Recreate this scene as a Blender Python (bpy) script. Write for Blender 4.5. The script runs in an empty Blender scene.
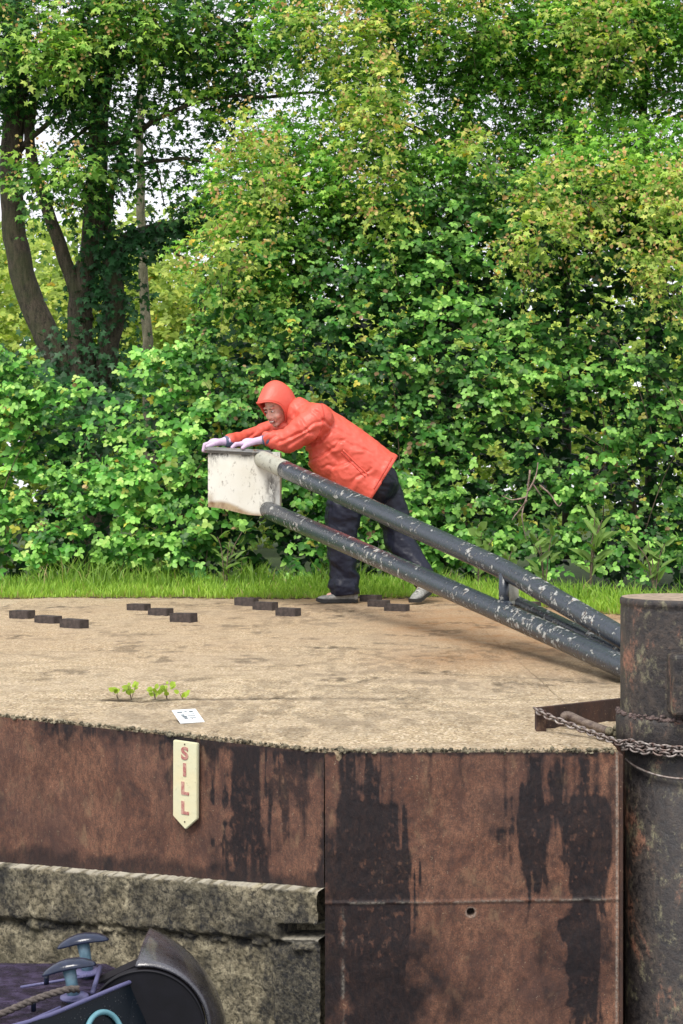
import bpy, bmesh, math, random
import numpy as np
from mathutils import Vector, Matrix, Quaternion
R = math.radians
random.seed(7); rng = np.random.default_rng(11)
S = bpy.context.scene
COL = S.collection
# ------------------------------------------------------------------ camera, sky, sun, exposure
CZ, F, HY, CX = 0.66, 1422.0, 505.0, 341.5
cam = bpy.data.objects.new('camera', bpy.data.cameras.new('camera')); COL.objects.link(cam)
cam.data.sensor_fit = 'VERTICAL'; cam.data.sensor_height = 36.0; cam.data.lens = 36.0*F/1024
cam.data.clip_end = 800; cam.data.clip_start = 0.05
cam.location = (0, 0, CZ); cam.rotation_euler = (R(90) - math.atan((512-HY)/F), 0, 0)
S.camera = cam
SUN_EL, SUN_AZ = 56, 205      # azimuth clockwise from +Y : behind the camera, a little left
W = bpy.data.worlds.new('World'); S.world = W; W.use_nodes = True
wn = W.node_tree.nodes; wl = W.node_tree.links
bg = wn['Background']
sky = wn.new('ShaderNodeTexSky'); sky.sky_type = 'NISHITA'; sky.sun_disc = False
sky.sun_elevation = R(SUN_EL); sky.sun_rotation = R(SUN_AZ); sky.air_density = 1.0; sky.dust_density = 3.0
mx = wn.new('ShaderNodeMix'); mx.data_type = 'RGBA'; mx.inputs[0].default_value = 0.8
wl.new(sky.outputs[0], mx.inputs[6]); mx.inputs[7].default_value = (8.6, 8.6, 9.0, 1)   # cloud cover
wl.new(mx.outputs[2], bg.inputs[0]); bg.inputs[1].default_value = 0.10
sun = bpy.data.objects.new('sun', bpy.data.lights.new('sun', 'SUN')); COL.objects.link(sun)
sun.data.energy = 2.3; sun.data.angle = R(25); sun.data.color = (1.0, 0.95, 0.87)
az = R(SUN_AZ); sd = Vector((math.sin(az)*math.cos(R(SUN_EL)), math.cos(az)*math.cos(R(SUN_EL)), math.sin(R(SUN_EL))))
sun.rotation_euler = sd.to_track_quat('Z', 'Y').to_euler()
S.view_settings.view_transform = 'Standard'; S.view_settings.look = 'None'; S.view_settings.gamma = 1
S.view_settings.exposure = 0.70

# ------------------------------------------------------------------ helpers
def at(px, py, Y): return Vector(((px-CX)*Y/F, Y, CZ-(py-HY)*Y/F))
def gy(py): return CZ*F/(py-HY)
def tag(o, label=None, cat=None, group=None, kind=None):
    if label: o['label'] = label
    if cat: o['category'] = cat
    if group: o['group'] = group
    if kind: o['kind'] = kind
    return o
def empty(name, loc, label, cat, group=None, rz=0):
    o = bpy.data.objects.new(name, None); COL.objects.link(o); o.location = loc; o.rotation_euler = (0, 0, rz)
    o.empty_display_size = .1
    return tag(o, label, cat, group)
def link(name, me, mat=None, parent=None, smooth=False):
    """mesh given in world coordinates; when parented the offset of the parent is removed"""
    o = bpy.data.objects.new(name, me); COL.objects.link(o)
    if mat: me.materials.clear(); me.materials.append(mat)
    if parent is not None:
        o.parent = parent
        p = parent; M = Matrix.Identity(4)
        chain = []
        while p is not None: chain.append(p); p = p.parent
        for q in reversed(chain): M = M @ q.matrix_basis
        me.transform(M.inverted())
    if smooth:
        me.polygons.foreach_set('use_smooth', [True]*len(me.polygons))
    return o
def bm_obj(name, bm, mat=None, parent=None, smooth=False):
    me = bpy.data.meshes.new(name); bm.to_mesh(me); bm.free()
    return link(name, me, mat, parent, smooth)
def np_mesh(name, V, Fc, attrs=None):
    """V (n,3); Fc (m,k) uniform face size or list of such arrays"""
    if not isinstance(Fc, list): Fc = [Fc]
    me = bpy.data.meshes.new(name)
    me.vertices.add(len(V)); me.vertices.foreach_set('co', np.asarray(V, dtype=np.float32).ravel())
    loops = np.concatenate([f.ravel() for f in Fc]); tot = np.concatenate([np.full(len(f), f.shape[1]) for f in Fc])
    st = np.concatenate([[0], np.cumsum(tot)[:-1]])
    me.loops.add(len(loops)); me.loops.foreach_set('vertex_index', loops.astype(np.int32))
    me.polygons.add(len(tot)); me.polygons.foreach_set('loop_start', st.astype(np.int32))
    me.update(calc_edges=True); me.validate()
    for k, v in (attrs or {}).items():
        if v.ndim == 1:
            a = me.attributes.new(k, 'FLOAT', 'POINT'); a.data.foreach_set('value', v.astype(np.float32))
        else:
            a = me.attributes.new(k, 'FLOAT_COLOR', 'POINT')
            c = np.ones((len(v), 4), dtype=np.float32); c[:, :3] = v; a.data.foreach_set('color', c.ravel())
    return me
def add_box(bm, c, size, rot=None, bevel=0.0, seg=2):
    r = bmesh.ops.create_cube(bm, size=1.0); vs = r['verts']
    bmesh.ops.scale(bm, vec=size, verts=vs)
    if bevel > 0:
        es = list({e for v in vs for e in v.link_edges})
        b = bmesh.ops.bevel(bm, geom=es, offset=bevel, segments=seg, affect='EDGES', profile=.5)
        vs = list({v for f in b['faces'] for v in f.verts} | {v for v in vs if v.is_valid})
    M = Matrix.Translation(Vector(c)) @ (rot.to_4x4() if rot is not None else Matrix.Identity(4))
    bmesh.ops.transform(bm, matrix=M, verts=vs)
    return vs
def add_tube(bm, pts, rad, n=16, caps=True, closed=False):
    pts = [Vector(p) for p in pts]; m = len(pts)
    rs = rad if isinstance(rad, (list, tuple)) else [rad]*m
    T = []
    for i in range(m):
        a = pts[(i-1) % m] if (closed or i > 0) else pts[i]; b = pts[(i+1) % m] if (closed or i < m-1) else pts[i]
        T.append((b-a).normalized())
    ref = Vector((0, 0, 1)) if abs(T[0].z) < .9 else Vector((1, 0, 0))
    u = T[0].cross(ref).normalized(); rings = []
    for i in range(m):
        u = (u - T[i]*u.dot(T[i])).normalized(); v = T[i].cross(u)
        rings.append([bm.verts.new(pts[i] + (u*math.cos(2*math.pi*k/n) + v*math.sin(2*math.pi*k/n))*rs[i]) for k in range(n)])
    for i in range(m if closed else m-1):
        A, B = rings[i], rings[(i+1) % m]
        for k in range(n): bm.faces.new((A[k], A[(k+1) % n], B[(k+1) % n], B[k]))
    if caps and not closed:
        bm.faces.new(rings[0][::-1]); bm.faces.new(rings[-1])
def add_lathe(bm, prof, c, n=48, closed_ends=True):
    c = Vector(c); rings = []
    for r, z in prof:
        rings.append([bm.verts.new(c + Vector((r*math.cos(2*math.pi*k/n), r*math.sin(2*math.pi*k/n), z))) for k in range(n)])
    for A, B in zip(rings, rings[1:]):
        for k in range(n): bm.faces.new((A[k], A[(k+1) % n], B[(k+1) % n], B[k]))
    if closed_ends: bm.faces.new(rings[0][::-1]); bm.faces.new(rings[-1])
def bez(pts, n=8):
    """catmull-rom through points"""
    P = [Vector(p) for p in pts]; P = [P[0]*2-P[1]] + P + [P[-1]*2-P[-2]]; out = []
    for i in range(1, len(P)-2):
        for k in range(n):
            t = k/n; a, b, c, d = P[i-1], P[i], P[i+1], P[i+2]
            out.append(.5*((2*b)+(c-a)*t+(2*a-5*b+4*c-d)*t*t+(-a+3*b-3*c+d)*t**3))
    out.append(P[-2]); return out
def _sph(nu, nv):
    V = [(0, 0, 1)] + [(math.sin(math.pi*j/nv)*math.cos(2*math.pi*i/nu), math.sin(math.pi*j/nv)*math.sin(2*math.pi*i/nu), math.cos(math.pi*j/nv)) for j in range(1, nv) for i in range(nu)] + [(0, 0, -1)]
    Fc = []; e = len(V)-1
    for i in range(nu): Fc.append((0, 1+i, 1+(i+1) % nu)); k = 1+(nv-2)*nu; Fc.append((e, k+(i+1) % nu, k+i))
    for j in range(nv-2):
        for i in range(nu): a = 1+j*nu+i; b_ = 1+j*nu+(i+1) % nu; Fc.append((a, a+nu, b_)); Fc.append((b_, a+nu, b_+nu))
    return np.array(V), np.array(Fc)
_SP = {k: _sph(k, max(4, k//2)) for k in (6, 8, 10, 12, 14, 16, 20, 28, 32)}
class Blob:
    '''many spheres gathered fast; becomes one mesh'''
    def __init__(s): s.V = []; s.F = []; s.n = 0
    def add(s, c, r, axes=None, seg=20):
        V, Fc = _SP[seg]; V = V*np.array(r)
        if axes is not None: V = V @ np.array([list(a) for a in axes])
        s.V.append(V+np.array(c)); s.F.append(Fc+s.n); s.n += len(V)
    def mesh(s, name='blob'): return np_mesh(name, np.concatenate(s.V), np.concatenate(s.F))
def jitter(me, a):
    n = len(me.vertices); co = np.zeros(n*3, np.float32); me.vertices.foreach_get('co', co); co += rng.normal(0, a, n*3).astype(np.float32); me.vertices.foreach_set('co', co); me.update()
# value noise, vectorised
_perm = rng.random((64, 64, 64)).astype(np.float32)
def vnoise(P):
    P = np.asarray(P, dtype=np.float64); I = np.floor(P).astype(int); f = P-I; f = f*f*(3-2*f); r = 0
    for dx in (0, 1):
        for dy in (0, 1):
            for dz in (0, 1):
                w = (f[..., 0] if dx else 1-f[..., 0])*(f[..., 1] if dy else 1-f[..., 1])*(f[..., 2] if dz else 1-f[..., 2])
                r = r + w*_perm[(I[..., 0]+dx) % 64, (I[..., 1]+dy) % 64, (I[..., 2]+dz) % 64]
    return r
def fbm(P, o=4):
    s = 0; a = .5; t = 0
    for k in range(o): s = s + a*vnoise(P*2**k + 17.3*k); t += a; a *= .55
    return s/t
def sst(a, b, x): t = np.clip((x-a)/(b-a), 0, 1); return t*t*(3-2*t)

# ------------------------------------------------------------------ materials
class NT:
    def __init__(s, name):
        s.m = bpy.data.materials.new(name); s.m.use_nodes = True; s.n = s.m.node_tree.nodes; s.l = s.m.node_tree.links
        s.b = s.n['Principled BSDF']; s.tc = s.n.new('ShaderNodeTexCoord')
    def map(s, scale=(1, 1, 1)):
        m = s.n.new('ShaderNodeMapping'); m.inputs['Scale'].default_value = scale; s.l.new(s.tc.outputs['Object'], m.inputs[0]); return m.outputs[0]
    def noise(s, scale, detail=6, rough=.6, vec=None, dist=0):
        n = s.n.new('ShaderNodeTexNoise'); n.inputs['Scale'].default_value = scale; n.inputs['Detail'].default_value = detail
        n.inputs['Roughness'].default_value = rough; n.inputs['Distortion'].default_value = dist
        s.l.new(vec if vec is not None else s.map(), n.inputs['Vector']); return n.outputs[0]
    def vor(s, scale, vec=None, out=0):
        n = s.n.new('ShaderNodeTexVoronoi'); n.inputs['Scale'].default_value = scale
        s.l.new(vec if vec is not None else s.map(), n.inputs['Vector']); return n.outputs[out]
    def ramp(s, src, stops, interp='LINEAR'):
        r = s.n.new('ShaderNodeValToRGB'); e = r.color_ramp; e.interpolation = interp
        while len(e.elements) < len(stops): e.elements.new(.5)
        for el, (p, c) in zip(e.elements, stops):
            el.position = p; el.color = (*c, 1) if isinstance(c, (tuple, list)) else (c, c, c, 1)
        s.l.new(src, r.inputs[0]); return r.outputs[0]
    def mix(s, f, a, b, mode='MIX'):
        m = s.n.new('ShaderNodeMix'); m.data_type = 'RGBA'; m.blend_type = mode
        for i, v in ((0, f), (6, a), (7, b)):
            if isinstance(v, (int, float)): m.inputs[i].default_value = v if i == 0 else (v, v, v, 1)
            elif isinstance(v, (tuple, list)): m.inputs[i].default_value = (*v, 1)
            else: s.l.new(v, m.inputs[i])
        return m.outputs[2]
    def math(s, op, a, b=0, clamp=False):
        m = s.n.new('ShaderNodeMath'); m.operation = op; m.use_clamp = clamp
        for i, v in ((0, a), (1, b)):
            if isinstance(v, (int, float)): m.inputs[i].default_value = v
            else: s.l.new(v, m.inputs[i])
        return m.outputs[0]
    def attr(s, name, fac=False):
        a = s.n.new('ShaderNodeAttribute'); a.attribute_name = name; return a.outputs['Fac' if fac else 'Color']
    def col(s, v): s.set('Base Color', v)
    def set(s, k, v):
        if isinstance(v, (int, float)): s.b.inputs[k].default_value = v
        elif isinstance(v, (tuple, list)): s.b.inputs[k].default_value = (*v, 1)
        else: s.l.new(v, s.b.inputs[k])
    def bump(s, h, dist, strength=1.0):
        b = s.n.new('ShaderNodeBump'); b.inputs['Distance'].default_value = dist; b.inputs['Strength'].default_value = strength
        s.l.new(h, b.inputs['Height']); s.l.new(b.outputs[0], s.b.inputs['Normal'])

def leaf_mat(name, trans=.35, rough=.42, spec=.45):
    t = NT(name); c = t.attr('col'); t.col(c); t.set('Roughness', rough); t.set('Specular IOR Level', spec)
    tr = t.n.new('ShaderNodeBsdfTranslucent'); tc = t.mix(1.0, c, (1.15, 1.25, .55), 'MULTIPLY'); t.l.new(tc, tr.inputs[0])
    ms = t.n.new('ShaderNodeMixShader'); ms.inputs[0].default_value = trans
    t.l.new(t.b.outputs[0], ms.inputs[1]); t.l.new(tr.outputs[0], ms.inputs[2]); t.l.new(ms.outputs[0], t.n['Material Output'].inputs[0])
    return t.m
M = {}
M['leaf'] = leaf_mat('leaf', .34, .45, .32); M['leaf_soft'] = leaf_mat('leaf_soft', .4, .55, .3); M['grass'] = leaf_mat('grass_blade', .35, .5, .3)
def simple(name, base, rough=.6, var=.25, scale=30, bump=.002, metal=0, spec=.5, base2=None):
    t = NT(name); n = t.noise(scale); b2 = base2 or tuple(c*(1-var) for c in base)
    t.col(t.mix(t.ramp(n, [(.35, 0), (.65, 1)]), b2, base)); t.set('Roughness', rough); t.set('Metallic', metal); t.set('Specular IOR Level', spec)
    if bump: t.bump(n, bump)
    return t.m
# bark
def bark(name, c1, c2, moss=.5):
    t = NT(name); v = t.map((1, 1, .22)); n = t.noise(34, 8, .65, v); big = t.noise(4, 4)
    c = t.mix(t.ramp(n, [(.36, 0), (.62, 1)]), c1, c2); c = t.mix(t.ramp(t.noise(90, 5, .7), [(.5, 0), (.62, .5)]), c, tuple(x*1.5 for x in c2)); c = t.mix(t.ramp(big, [(.42, 0), (.62, moss)]), c, (.05, .07, .02))
    t.col(c); t.set('Roughness', .9); t.bump(n, .03); return t.m
M['bark'] = bark('bark', (.018, .015, .011), (.10, .08, .055)); M['bark_grey'] = bark('bark_pale', (.10, .09, .06), (.26, .24, .16), .5)
M['twig'] = bark('twig', (.06, .045, .03), (.2, .15, .1), .2); M['dry_twig'] = bark('dry_twig', (.16, .11, .09), (.36, .27, .22), 0)
# sandy tarred gravel of the lockside
t = NT('gravel'); n1 = t.noise(120, 5, .75); v1 = t.vor(125, out=1); n2 = t.noise(2.2, 6, .62, t.map((1, 1.0, 1)), .6); n3 = t.noise(9, 6, .65); red = t.attr('red', True)
c = t.ramp(v1, [(0, (.20, .145, .09)), (.22, (.48, .37, .235)), (.6, (.66, .53, .35)), (1, (.86, .75, .58))])
c = t.mix(t.ramp(n1, [(.38, .85), (.49, 0)]), c, (.13, .09, .06))
c = t.mix(t.ramp(n2, [(.44, 0), (.62, .5)]), c, (.50, .405, .29))
c = t.mix(t.math('MULTIPLY', t.ramp(n3, [(.45, 0), (.66, .55)]), .8), c, (.21, .155, .10))
c = t.mix(t.math('MULTIPLY', red, t.ramp(n3, [(.3, 1), (.62, .45)])), c, (.34, .185, .085))
dk = t.attr('dark', True); c = t.mix(dk, c, (.055, .042, .03))
t.col(c); t.set('Roughness', .95); t.set('Specular IOR Level', .15)
t.bump(t.math('ADD', t.math('MULTIPLY', v1, .5), n1), .010, 1); M['gravel'] = t.m
# rusty sheet steel with wet black runs
def rust(name, ca, cb, cc, dark=(.0085, .0075, .010), use_attr=True):
    t = NT(name); v = t.map((1, 1, .45)); n = t.noise(6, 10, .78, t.map((1, 1, .75)), .5); f = t.noise(70, 8, .75, t.map((1, 1, .5))); sp = t.noise(150, 2, .6)
    c = t.ramp(n, [(.34, ca), (.46, cb), (.56, cc), (.70, cb)]); c = t.mix(t.ramp(f, [(.34, .75), (.56, 0)]), c, (.045, .030, .028)); c = t.mix(t.ramp(t.noise(260, 3, .6), [(.40, .5), (.55, 0)]), c, (.05, .035, .03)); c = t.mix(t.ramp(t.noise(2.6, 6, .7), [(.42, 0), (.64, .6)]), c, (.075, .042, .036))
    c = t.mix(t.ramp(sp, [(.67, 0), (.74, .45)]), c, (.42, .33, .22))
    c = t.mix(t.ramp(t.noise(16, 8, .7, t.map((1, 1, .6))), [(.56, 0), (.68, .5)]), c, (.26, .17, .10))
    if use_attr:
        st = t.attr('stain_shade', True); k = t.math('MULTIPLY', st, t.ramp(f, [(.25, 1), (.72, .85)]), True)
        c = t.mix(k, c, dark); t.set('Roughness', t.math('SUBTRACT', .82, t.math('MULTIPLY', k, .28)))
        lm = t.attr('lit_pale_rust', True); c = t.mix(t.math('MULTIPLY', lm, t.ramp(sp, [(.4, .3), (.6, 1)])), c, (.42, .39, .33))
    else: t.set('Roughness', .75)
    t.col(c); t.set('Specular IOR Level', .3); t.bump(t.math('ADD', t.math('MULTIPLY', f, .6), n), .006, .8); return t.m
M['rust'] = rust('rusty_steel', (.065, .034, .028), (.170, .076, .048), (.28, .135, .082))
M['rust_dark'] = rust('dark_rusty_steel', (.018, .013, .012), (.042, .024, .019), (.085, .04, .026), use_attr=False)
# old concrete
t = NT('old_concrete'); n = t.noise(14, 9, .72); f = t.noise(75, 6, .75); v = t.vor(60, out=1); big = t.noise(4.2, 5, .6)
c = t.ramp(n, [(.34, (.075, .068, .052)), (.47, (.28, .245, .165)), (.60, (.52, .46, .32))]); c = t.mix(t.ramp(f, [(.40, .85), (.52, 0)]), c, (.045, .042, .035))
c = t.mix(t.ramp(f, [(.60, 0), (.7, .55)]), c, (.48, .42, .30)); c = t.mix(t.ramp(big, [(.5, 0), (.66, .5)]), c, (.11, .105, .075))
st = t.attr('stain_shade', True); c = t.mix(t.math('MULTIPLY', st, t.ramp(f, [(.35, 1), (.62, .62)])), c, (.030, .031, .034))
c = t.mix(t.attr('lit_pale_rust', True), c, (.60, .56, .46)); t.col(c); t.set('Roughness', .93); t.set('Specular IOR Level', .2); t.bump(t.math('ADD', f, n), .014, 1); M['concrete'] = t.m
# chipped paint on the beam
def chipped(name, paint, chip, lo=.56, hi=.60, scale=9, rough=.32, st=(1, 1, 1), rustc=(.16, .07, .03), wear=False):
    t = NT(name); n = t.noise(scale, 9, .72, t.map(st), .3); n2 = t.noise(70, 5, .6); k = t.ramp(t.math('ADD', n, t.math('MULTIPLY', n2, .22)), [(lo, 0), (hi, 1)])
    if wear: k = t.ramp(t.math('ADD', t.math('ADD', n, t.math('MULTIPLY', n2, .22)), t.math('MULTIPLY', t.ramp(t.noise(2.6, 3, .5), [(.40, 0), (.62, 1)]), .075)), [(lo, 0), (hi, 1)])
    c = t.mix(t.ramp(n2, [(.3, 0), (.7, .5)]), paint, tuple(min(1, x*1.8+.01) for x in paint)); c = t.mix(k, c, t.ramp(n2, [(.35, rustc), (.5, chip)]))
    t.col(c); t.set('Roughness', t.math('ADD', rough, t.math('MULTIPLY', k, .5))); t.bump(t.math('SUBTRACT', n2, k), .003, .8); return t.m
M['beam_paint'] = chipped('black_beam_paint', (.024, .031, .043), (.38, .39, .37), .715, .745, 26, .20, (.8, .8, 1), wear=True)
M['cream_pipe'] = chipped('worn_pipe_end', (.30, .30, .25), (.07, .07, .06), .70, .76, 16, .5)
t = NT('white_box_paint'); n = t.noise(26, 9, .75, t.map((1, 1, .5))); n2 = t.noise(5, 6, .6); dk = t.attr('stain_shade', True)
c = t.mix(t.ramp(n2, [(.4, 0), (.7, .45)]), (.68, .68, .63), (.52, .49, .39)); c = t.mix(t.ramp(n, [(.56, 0), (.64, .7)]), c, (.17, .15, .12))
c = t.mix(t.math('MULTIPLY', dk, t.ramp(n, [(.42, 0), (.52, 1)])), c, (.035, .03, .028)); c = t.mix(t.attr('lit_pale_rust', True), c, t.ramp(n, [(.35, (.16, .085, .035)), (.6, (.38, .29, .17))]))
t.col(c); t.set('Roughness', .7); t.bump(n, .002, .6); M['white_box'] = t.m
M['grey_steel'] = chipped('grey_top_plate', (.15, .15, .15), (.34, .33, .30), .66, .74, 14, .5)
M['pile'] = None
t = NT('bollard_steel'); n = t.noise(9, 9, .72, t.map((1, 1, .5)), .4); f = t.noise(60, 6, .7); sp = t.noise(20, 8, .8, t.map((1, 1, .7)))
c = t.ramp(n, [(.33, (.010, .009, .012)), (.47, (.032, .026, .025)), (.56, (.06, .046, .038)), (.63, (.24, .115, .075))]); c = t.mix(t.ramp(f, [(.40, .85), (.54, 0)]), c, (.010, .009, .011))
c = t.mix(t.ramp(sp, [(.54, 0), (.66, .6)]), c, (.30, .28, .17)); t.col(c); t.set('Roughness', t.ramp(f, [(.3, .35), (.6, .7)])); t.bump(t.math('ADD', n, f), .005, .8); M['pile'] = t.m
M['pile_top'] = simple('bollard_top', (.34, .26, .19), .9, .5, 40, .004)
M['chain'] = simple('galvanised_chain', (.34, .31, .29), .5, .5, 60, .001, .5, .5, (.09, .05, .04))
M['brick'] = simple('blue_brick', (.075, .058, .052), .85, .5, 50, .004, base2=(.032, .026, .024))
M['soil'] = simple('soil', (.09, .065, .035), .95, .5, 20, .01); M['turf'] = simple('turf', (.05, .085, .02), .95, .5, 12, .02)
# person
def cloth(name, base, rough, bscale=26, bd=.012, sheen=0, spec=.4):
    t = NT(name); n = t.noise(bscale, 4, .5, t.map((1, 1, 1)), .4); n2 = t.noise(7, 3); t.col(t.mix(t.ramp(n2, [(.3, 0), (.7, .3)]), base, tuple(c*.82 for c in base)))
    t.set('Roughness', rough); t.set('Specular IOR Level', spec); t.bump(n, bd, .8); return t.m
M['coat'] = cloth('coral_raincoat', (.65, .104, .070), .46, 40, .003); M['coat_seam'] = cloth('coat_seam', (.55, .06, .04), .6)
M['trousers'] = cloth('navy_waterproof', (.006, .008, .021), .45, 22, .008, spec=.35); M['glove'] = cloth('lilac_glove', (.58, .44, .60), .8, 60, .004)
M['cuff'] = cloth('slate_cuff', (.10, .12, .19), .7); t = NT('skin'); t.col(t.mix(t.ramp(t.noise(30), [(.4, 0), (.7, .4)]), (.66, .40, .31), (.64, .27, .21))); t.set('Roughness', .5); t.set('Subsurface Weight', .12); t.b.inputs['Subsurface Scale'].default_value = .01; M['skin'] = t.m
M['shoe'] = simple('grey_suede', (.30, .30, .28), .8, .45, 60, .003); M['sole'] = simple('black_rubber', (.03, .03, .03), .7, .3, 60, .002); M['lace'] = simple('pale_lace', (.5, .5, .46), .8)
M['eye_w'] = simple('eye_white', (.7, .68, .65), .3, .1, 30, 0); M['dark'] = simple('near_black', (.012, .010, .010), .5, .2, 30, 0); M['teeth'] = simple('teeth', (.75, .7, .62), .3, .05, 30, 0)
M['lips'] = simple('lips', (.45, .13, .11), .5, .1, 30, 0); M['brow'] = simple('brow_hair', (.10, .06, .04), .8, .3, 90, .001)
# signs / boat
t = NT('cream_sign_paint'); n = t.noise(40, 7, .7); c = t.mix(t.ramp(t.noise(10), [(.35, 0), (.7, 1)]), (.66, .60, .38), (.60, .62, .44)); c = t.mix(t.ramp(n, [(.62, 0), (.68, .7)]), c, (.30, .22, .10)); t.col(c); t.set('Roughness', .65); t.bump(n, .0012); M['cream'] = t.m
t = NT('faded_red_letter'); n = t.noise(60, 6, .7); t.col(t.mix(t.ramp(n, [(.42, 0), (.6, 1)]), (.36, .12, .11), (.50, .30, .24))); t.set('Roughness', .7); M['faded'] = t.m
M['plate_white'] = simple('white_plate', (.72, .76, .78), .4, .08, 60, 0); M['ink'] = simple('grey_ink', (.12, .15, .17), .6, .2, 80, 0)
t = NT('wet_purple_deck'); n = t.noise(75, 8, .8, t.map((.6, 1, 1))); n2 = t.noise(30, 8, .8, t.map((.5, 1, 1)))
t.col(t.ramp(n2, [(.40, (.008, .006, .018)), (.5, (.032, .020, .060)), (.62, (.12, .09, .19))])); t.set('Roughness', t.ramp(n, [(.35, .12), (.6, .55)])); t.bump(n, .03, 1); M['deck'] = t.m  # pale speckle in the colour stands in for wet highlights
def wetpaint(name, base, drops=.7):
    t = NT(name); v = t.vor(130); d = t.ramp(v, [(.10, 1), (.24, 0)]); mask = t.ramp(t.noise(20), [(.45, 0), (.55, drops)]); t.col(t.mix(t.math('MULTIPLY', d, mask), base, tuple(min(1, b*3+.12) for b in base)))
    t.set('Roughness', .3); t.set('Specular IOR Level', .25); t.bump(t.math('MULTIPLY', d, mask), .004); return t.m
M['navy'] = wetpaint('wet_navy_paint', (.002, .005, .009), 1.0); M['trim'] = wetpaint('lavender_edge', (.10, .10, .20), .6)
t = NT('wet_black_rubber'); n = t.noise(120, 5, .7); n2 = t.noise(9, 5, .6, t.map((.4, 1, .4))); t.col(t.mix(t.ramp(n2, [(.42, 0), (.62, .8)]), (.006, .006, .010), (.05, .05, .065))); t.set('Roughness', t.ramp(n, [(.4, .12), (.6, .42)])); t.set('Coat Weight', .7); t.set('Coat Roughness', .12); t.set('Specular IOR Level', .9); t.bump(n, .003, .7); M['rubber'] = t.m
M['stud_blue'] = simple('pale_blue_paint', (.13, .23, .30), .3, .35, 60, .001); M['stud_cap'] = simple('dark_blue_cap', (.018, .026, .055), .14, .4, 50, .001); M['ring_blue'] = simple('light_blue_ring', (.13, .30, .36), .35, .15, 60, 0)
M['rope'] = simple('grey_rope', (.12, .10, .09), .9, .5, 120, .003)
t = NT('water'); t.col((.02, .025, .018)); t.set('Roughness', .06); t.bump(t.noise(6, 4), .05, .4); M['water'] = t.m

# ------------------------------------------------------------------ ground, wall
EDGE = [(-2.2, gy(640)), (-1.60, 4.93), (at(0, 715, gy(715)).x, gy(715)), (at(325, 751, 3.815).x, 3.815), (.745, 3.815)]
ex = np.array([e[0] for e in EDGE]); ey = np.array([e[1] for e in EDGE])
EDGE[0] = (-2.2, 5.30); ey[0] = 5.30
def grass_line(x): return 10.06 + .05*math.sin(x*3.1) + .03*math.sin(x*9.7+1) - 2.6*max(0, min(1, (x-.75)/1.6))
# lockside slab: front strip follows the ragged coping edge
nx, ny = 620, 270
xs = np.concatenate([np.linspace(-2.2, .745, 420), np.linspace(.7475, 2.6, 200)]); tt = np.linspace(0, 1, ny)**1.7
fy = np.interp(xs, ex, ey); n_e = fbm(np.stack([xs*22, xs*0, xs*0+3], -1), 4)-.5
fy = np.where(xs > .746, 4.17, fy); fyr = fy + .012 + n_e*.028*(xs < .0) + n_e*.014
gl = np.array([grass_line(x)+.25 for x in xs])
X = np.repeat(xs[:, None], ny, 1); Y = fyr[:, None] + (gl-fyr)[:, None]*tt[None]
Z = (fbm(np.stack([X*3, Y*3, X*0], -1), 3)-.5)*.012 + (fbm(np.stack([X*40, Y*40, X*0+5], -1), 2)-.5)*.006
Z -= .004*sst(.03, 0, Y-fyr[:, None])
py = HY + CZ*F/Y; px = CX + X*F/Y
red = sst(330, 480, px)*sst(700, 640, py)*.8 + .45*sst(618, 600, py)*sst(160, 330, px) + .25*sst(690, 640, py)
red = red*(.15+1.6*fbm(np.stack([X*2.2, Y*1.5, X*0+9], -1), 3))
crack = np.exp(-((py-(699+2.5*(fbm(np.stack([X*6, X*0, X*0], -1), 3)-.5)*2))/1.1)**2)*sst(0, 40, px)*(.35+.65*sst(90, 110, px)*sst(335, 260, px))
dark = .75*crack + .8*sst(.030, .0, Y-fyr[:, None])*fbm(np.stack([X*30, Y*30, X*0], -1), 3)
pn = fbm(np.stack([X*5, Y*5, X*0+40], -1), 4); pm = fbm(np.stack([X*1.6, Y*1.1, X*0+60], -1), 4); crk2 = np.exp(-((py-(655+.045*px+14*(fbm(np.stack([X*2.2, X*0, X*0+70], -1), 4)-.5)))/.8)**2)*sst(.45, .6, fbm(np.stack([X*3, Y*0, X*0+71], -1), 2)); dark = np.clip(dark + .3*crk2 + .30*sst(.50, .66, pm)*sst(.46, .6, fbm(np.stack([X*24, Y*12, X*0+61], -1), 4)) + .30*sst(.58, .70, pn)*sst(720, 690, py)*sst(.40, .6, fbm(np.stack([X*30, Y*14, X*0+63], -1), 4))*1.6+.5*np.exp(-((px-76)/12)**2-((py-668)/3)**2)*sst(.4, .6, pn), 0, 1)
Z -= crack*.006
idx = np.arange(nx*ny).reshape(nx, ny); q = np.stack([idx[:-1, :-1], idx[1:, :-1], idx[1:, 1:], idx[:-1, 1:]], -1).reshape(-1, 4)
V = np.stack([X, Y, Z], -1).reshape(-1, 3)
# skirt down the front
sk = len(V) + np.arange(nx); V = np.concatenate([V, np.stack([xs, fyr+.004, np.full(nx, -.035)], -1)]); qs = np.stack([idx[:-1, 0], sk[:-1], sk[1:], idx[1:, 0]], -1)
at0 = lambda a: np.concatenate([a.ravel(), np.zeros(nx)+.6])
pav = link('pavement', np_mesh('pavement', V, np.concatenate([q, qs]), {'red': np.clip(at0(red), 0, 1), 'dark': at0(dark)}), M['gravel'], smooth=True)
tag(pav, 'sandy gravel surface of the lockside', kind='structure')
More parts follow.
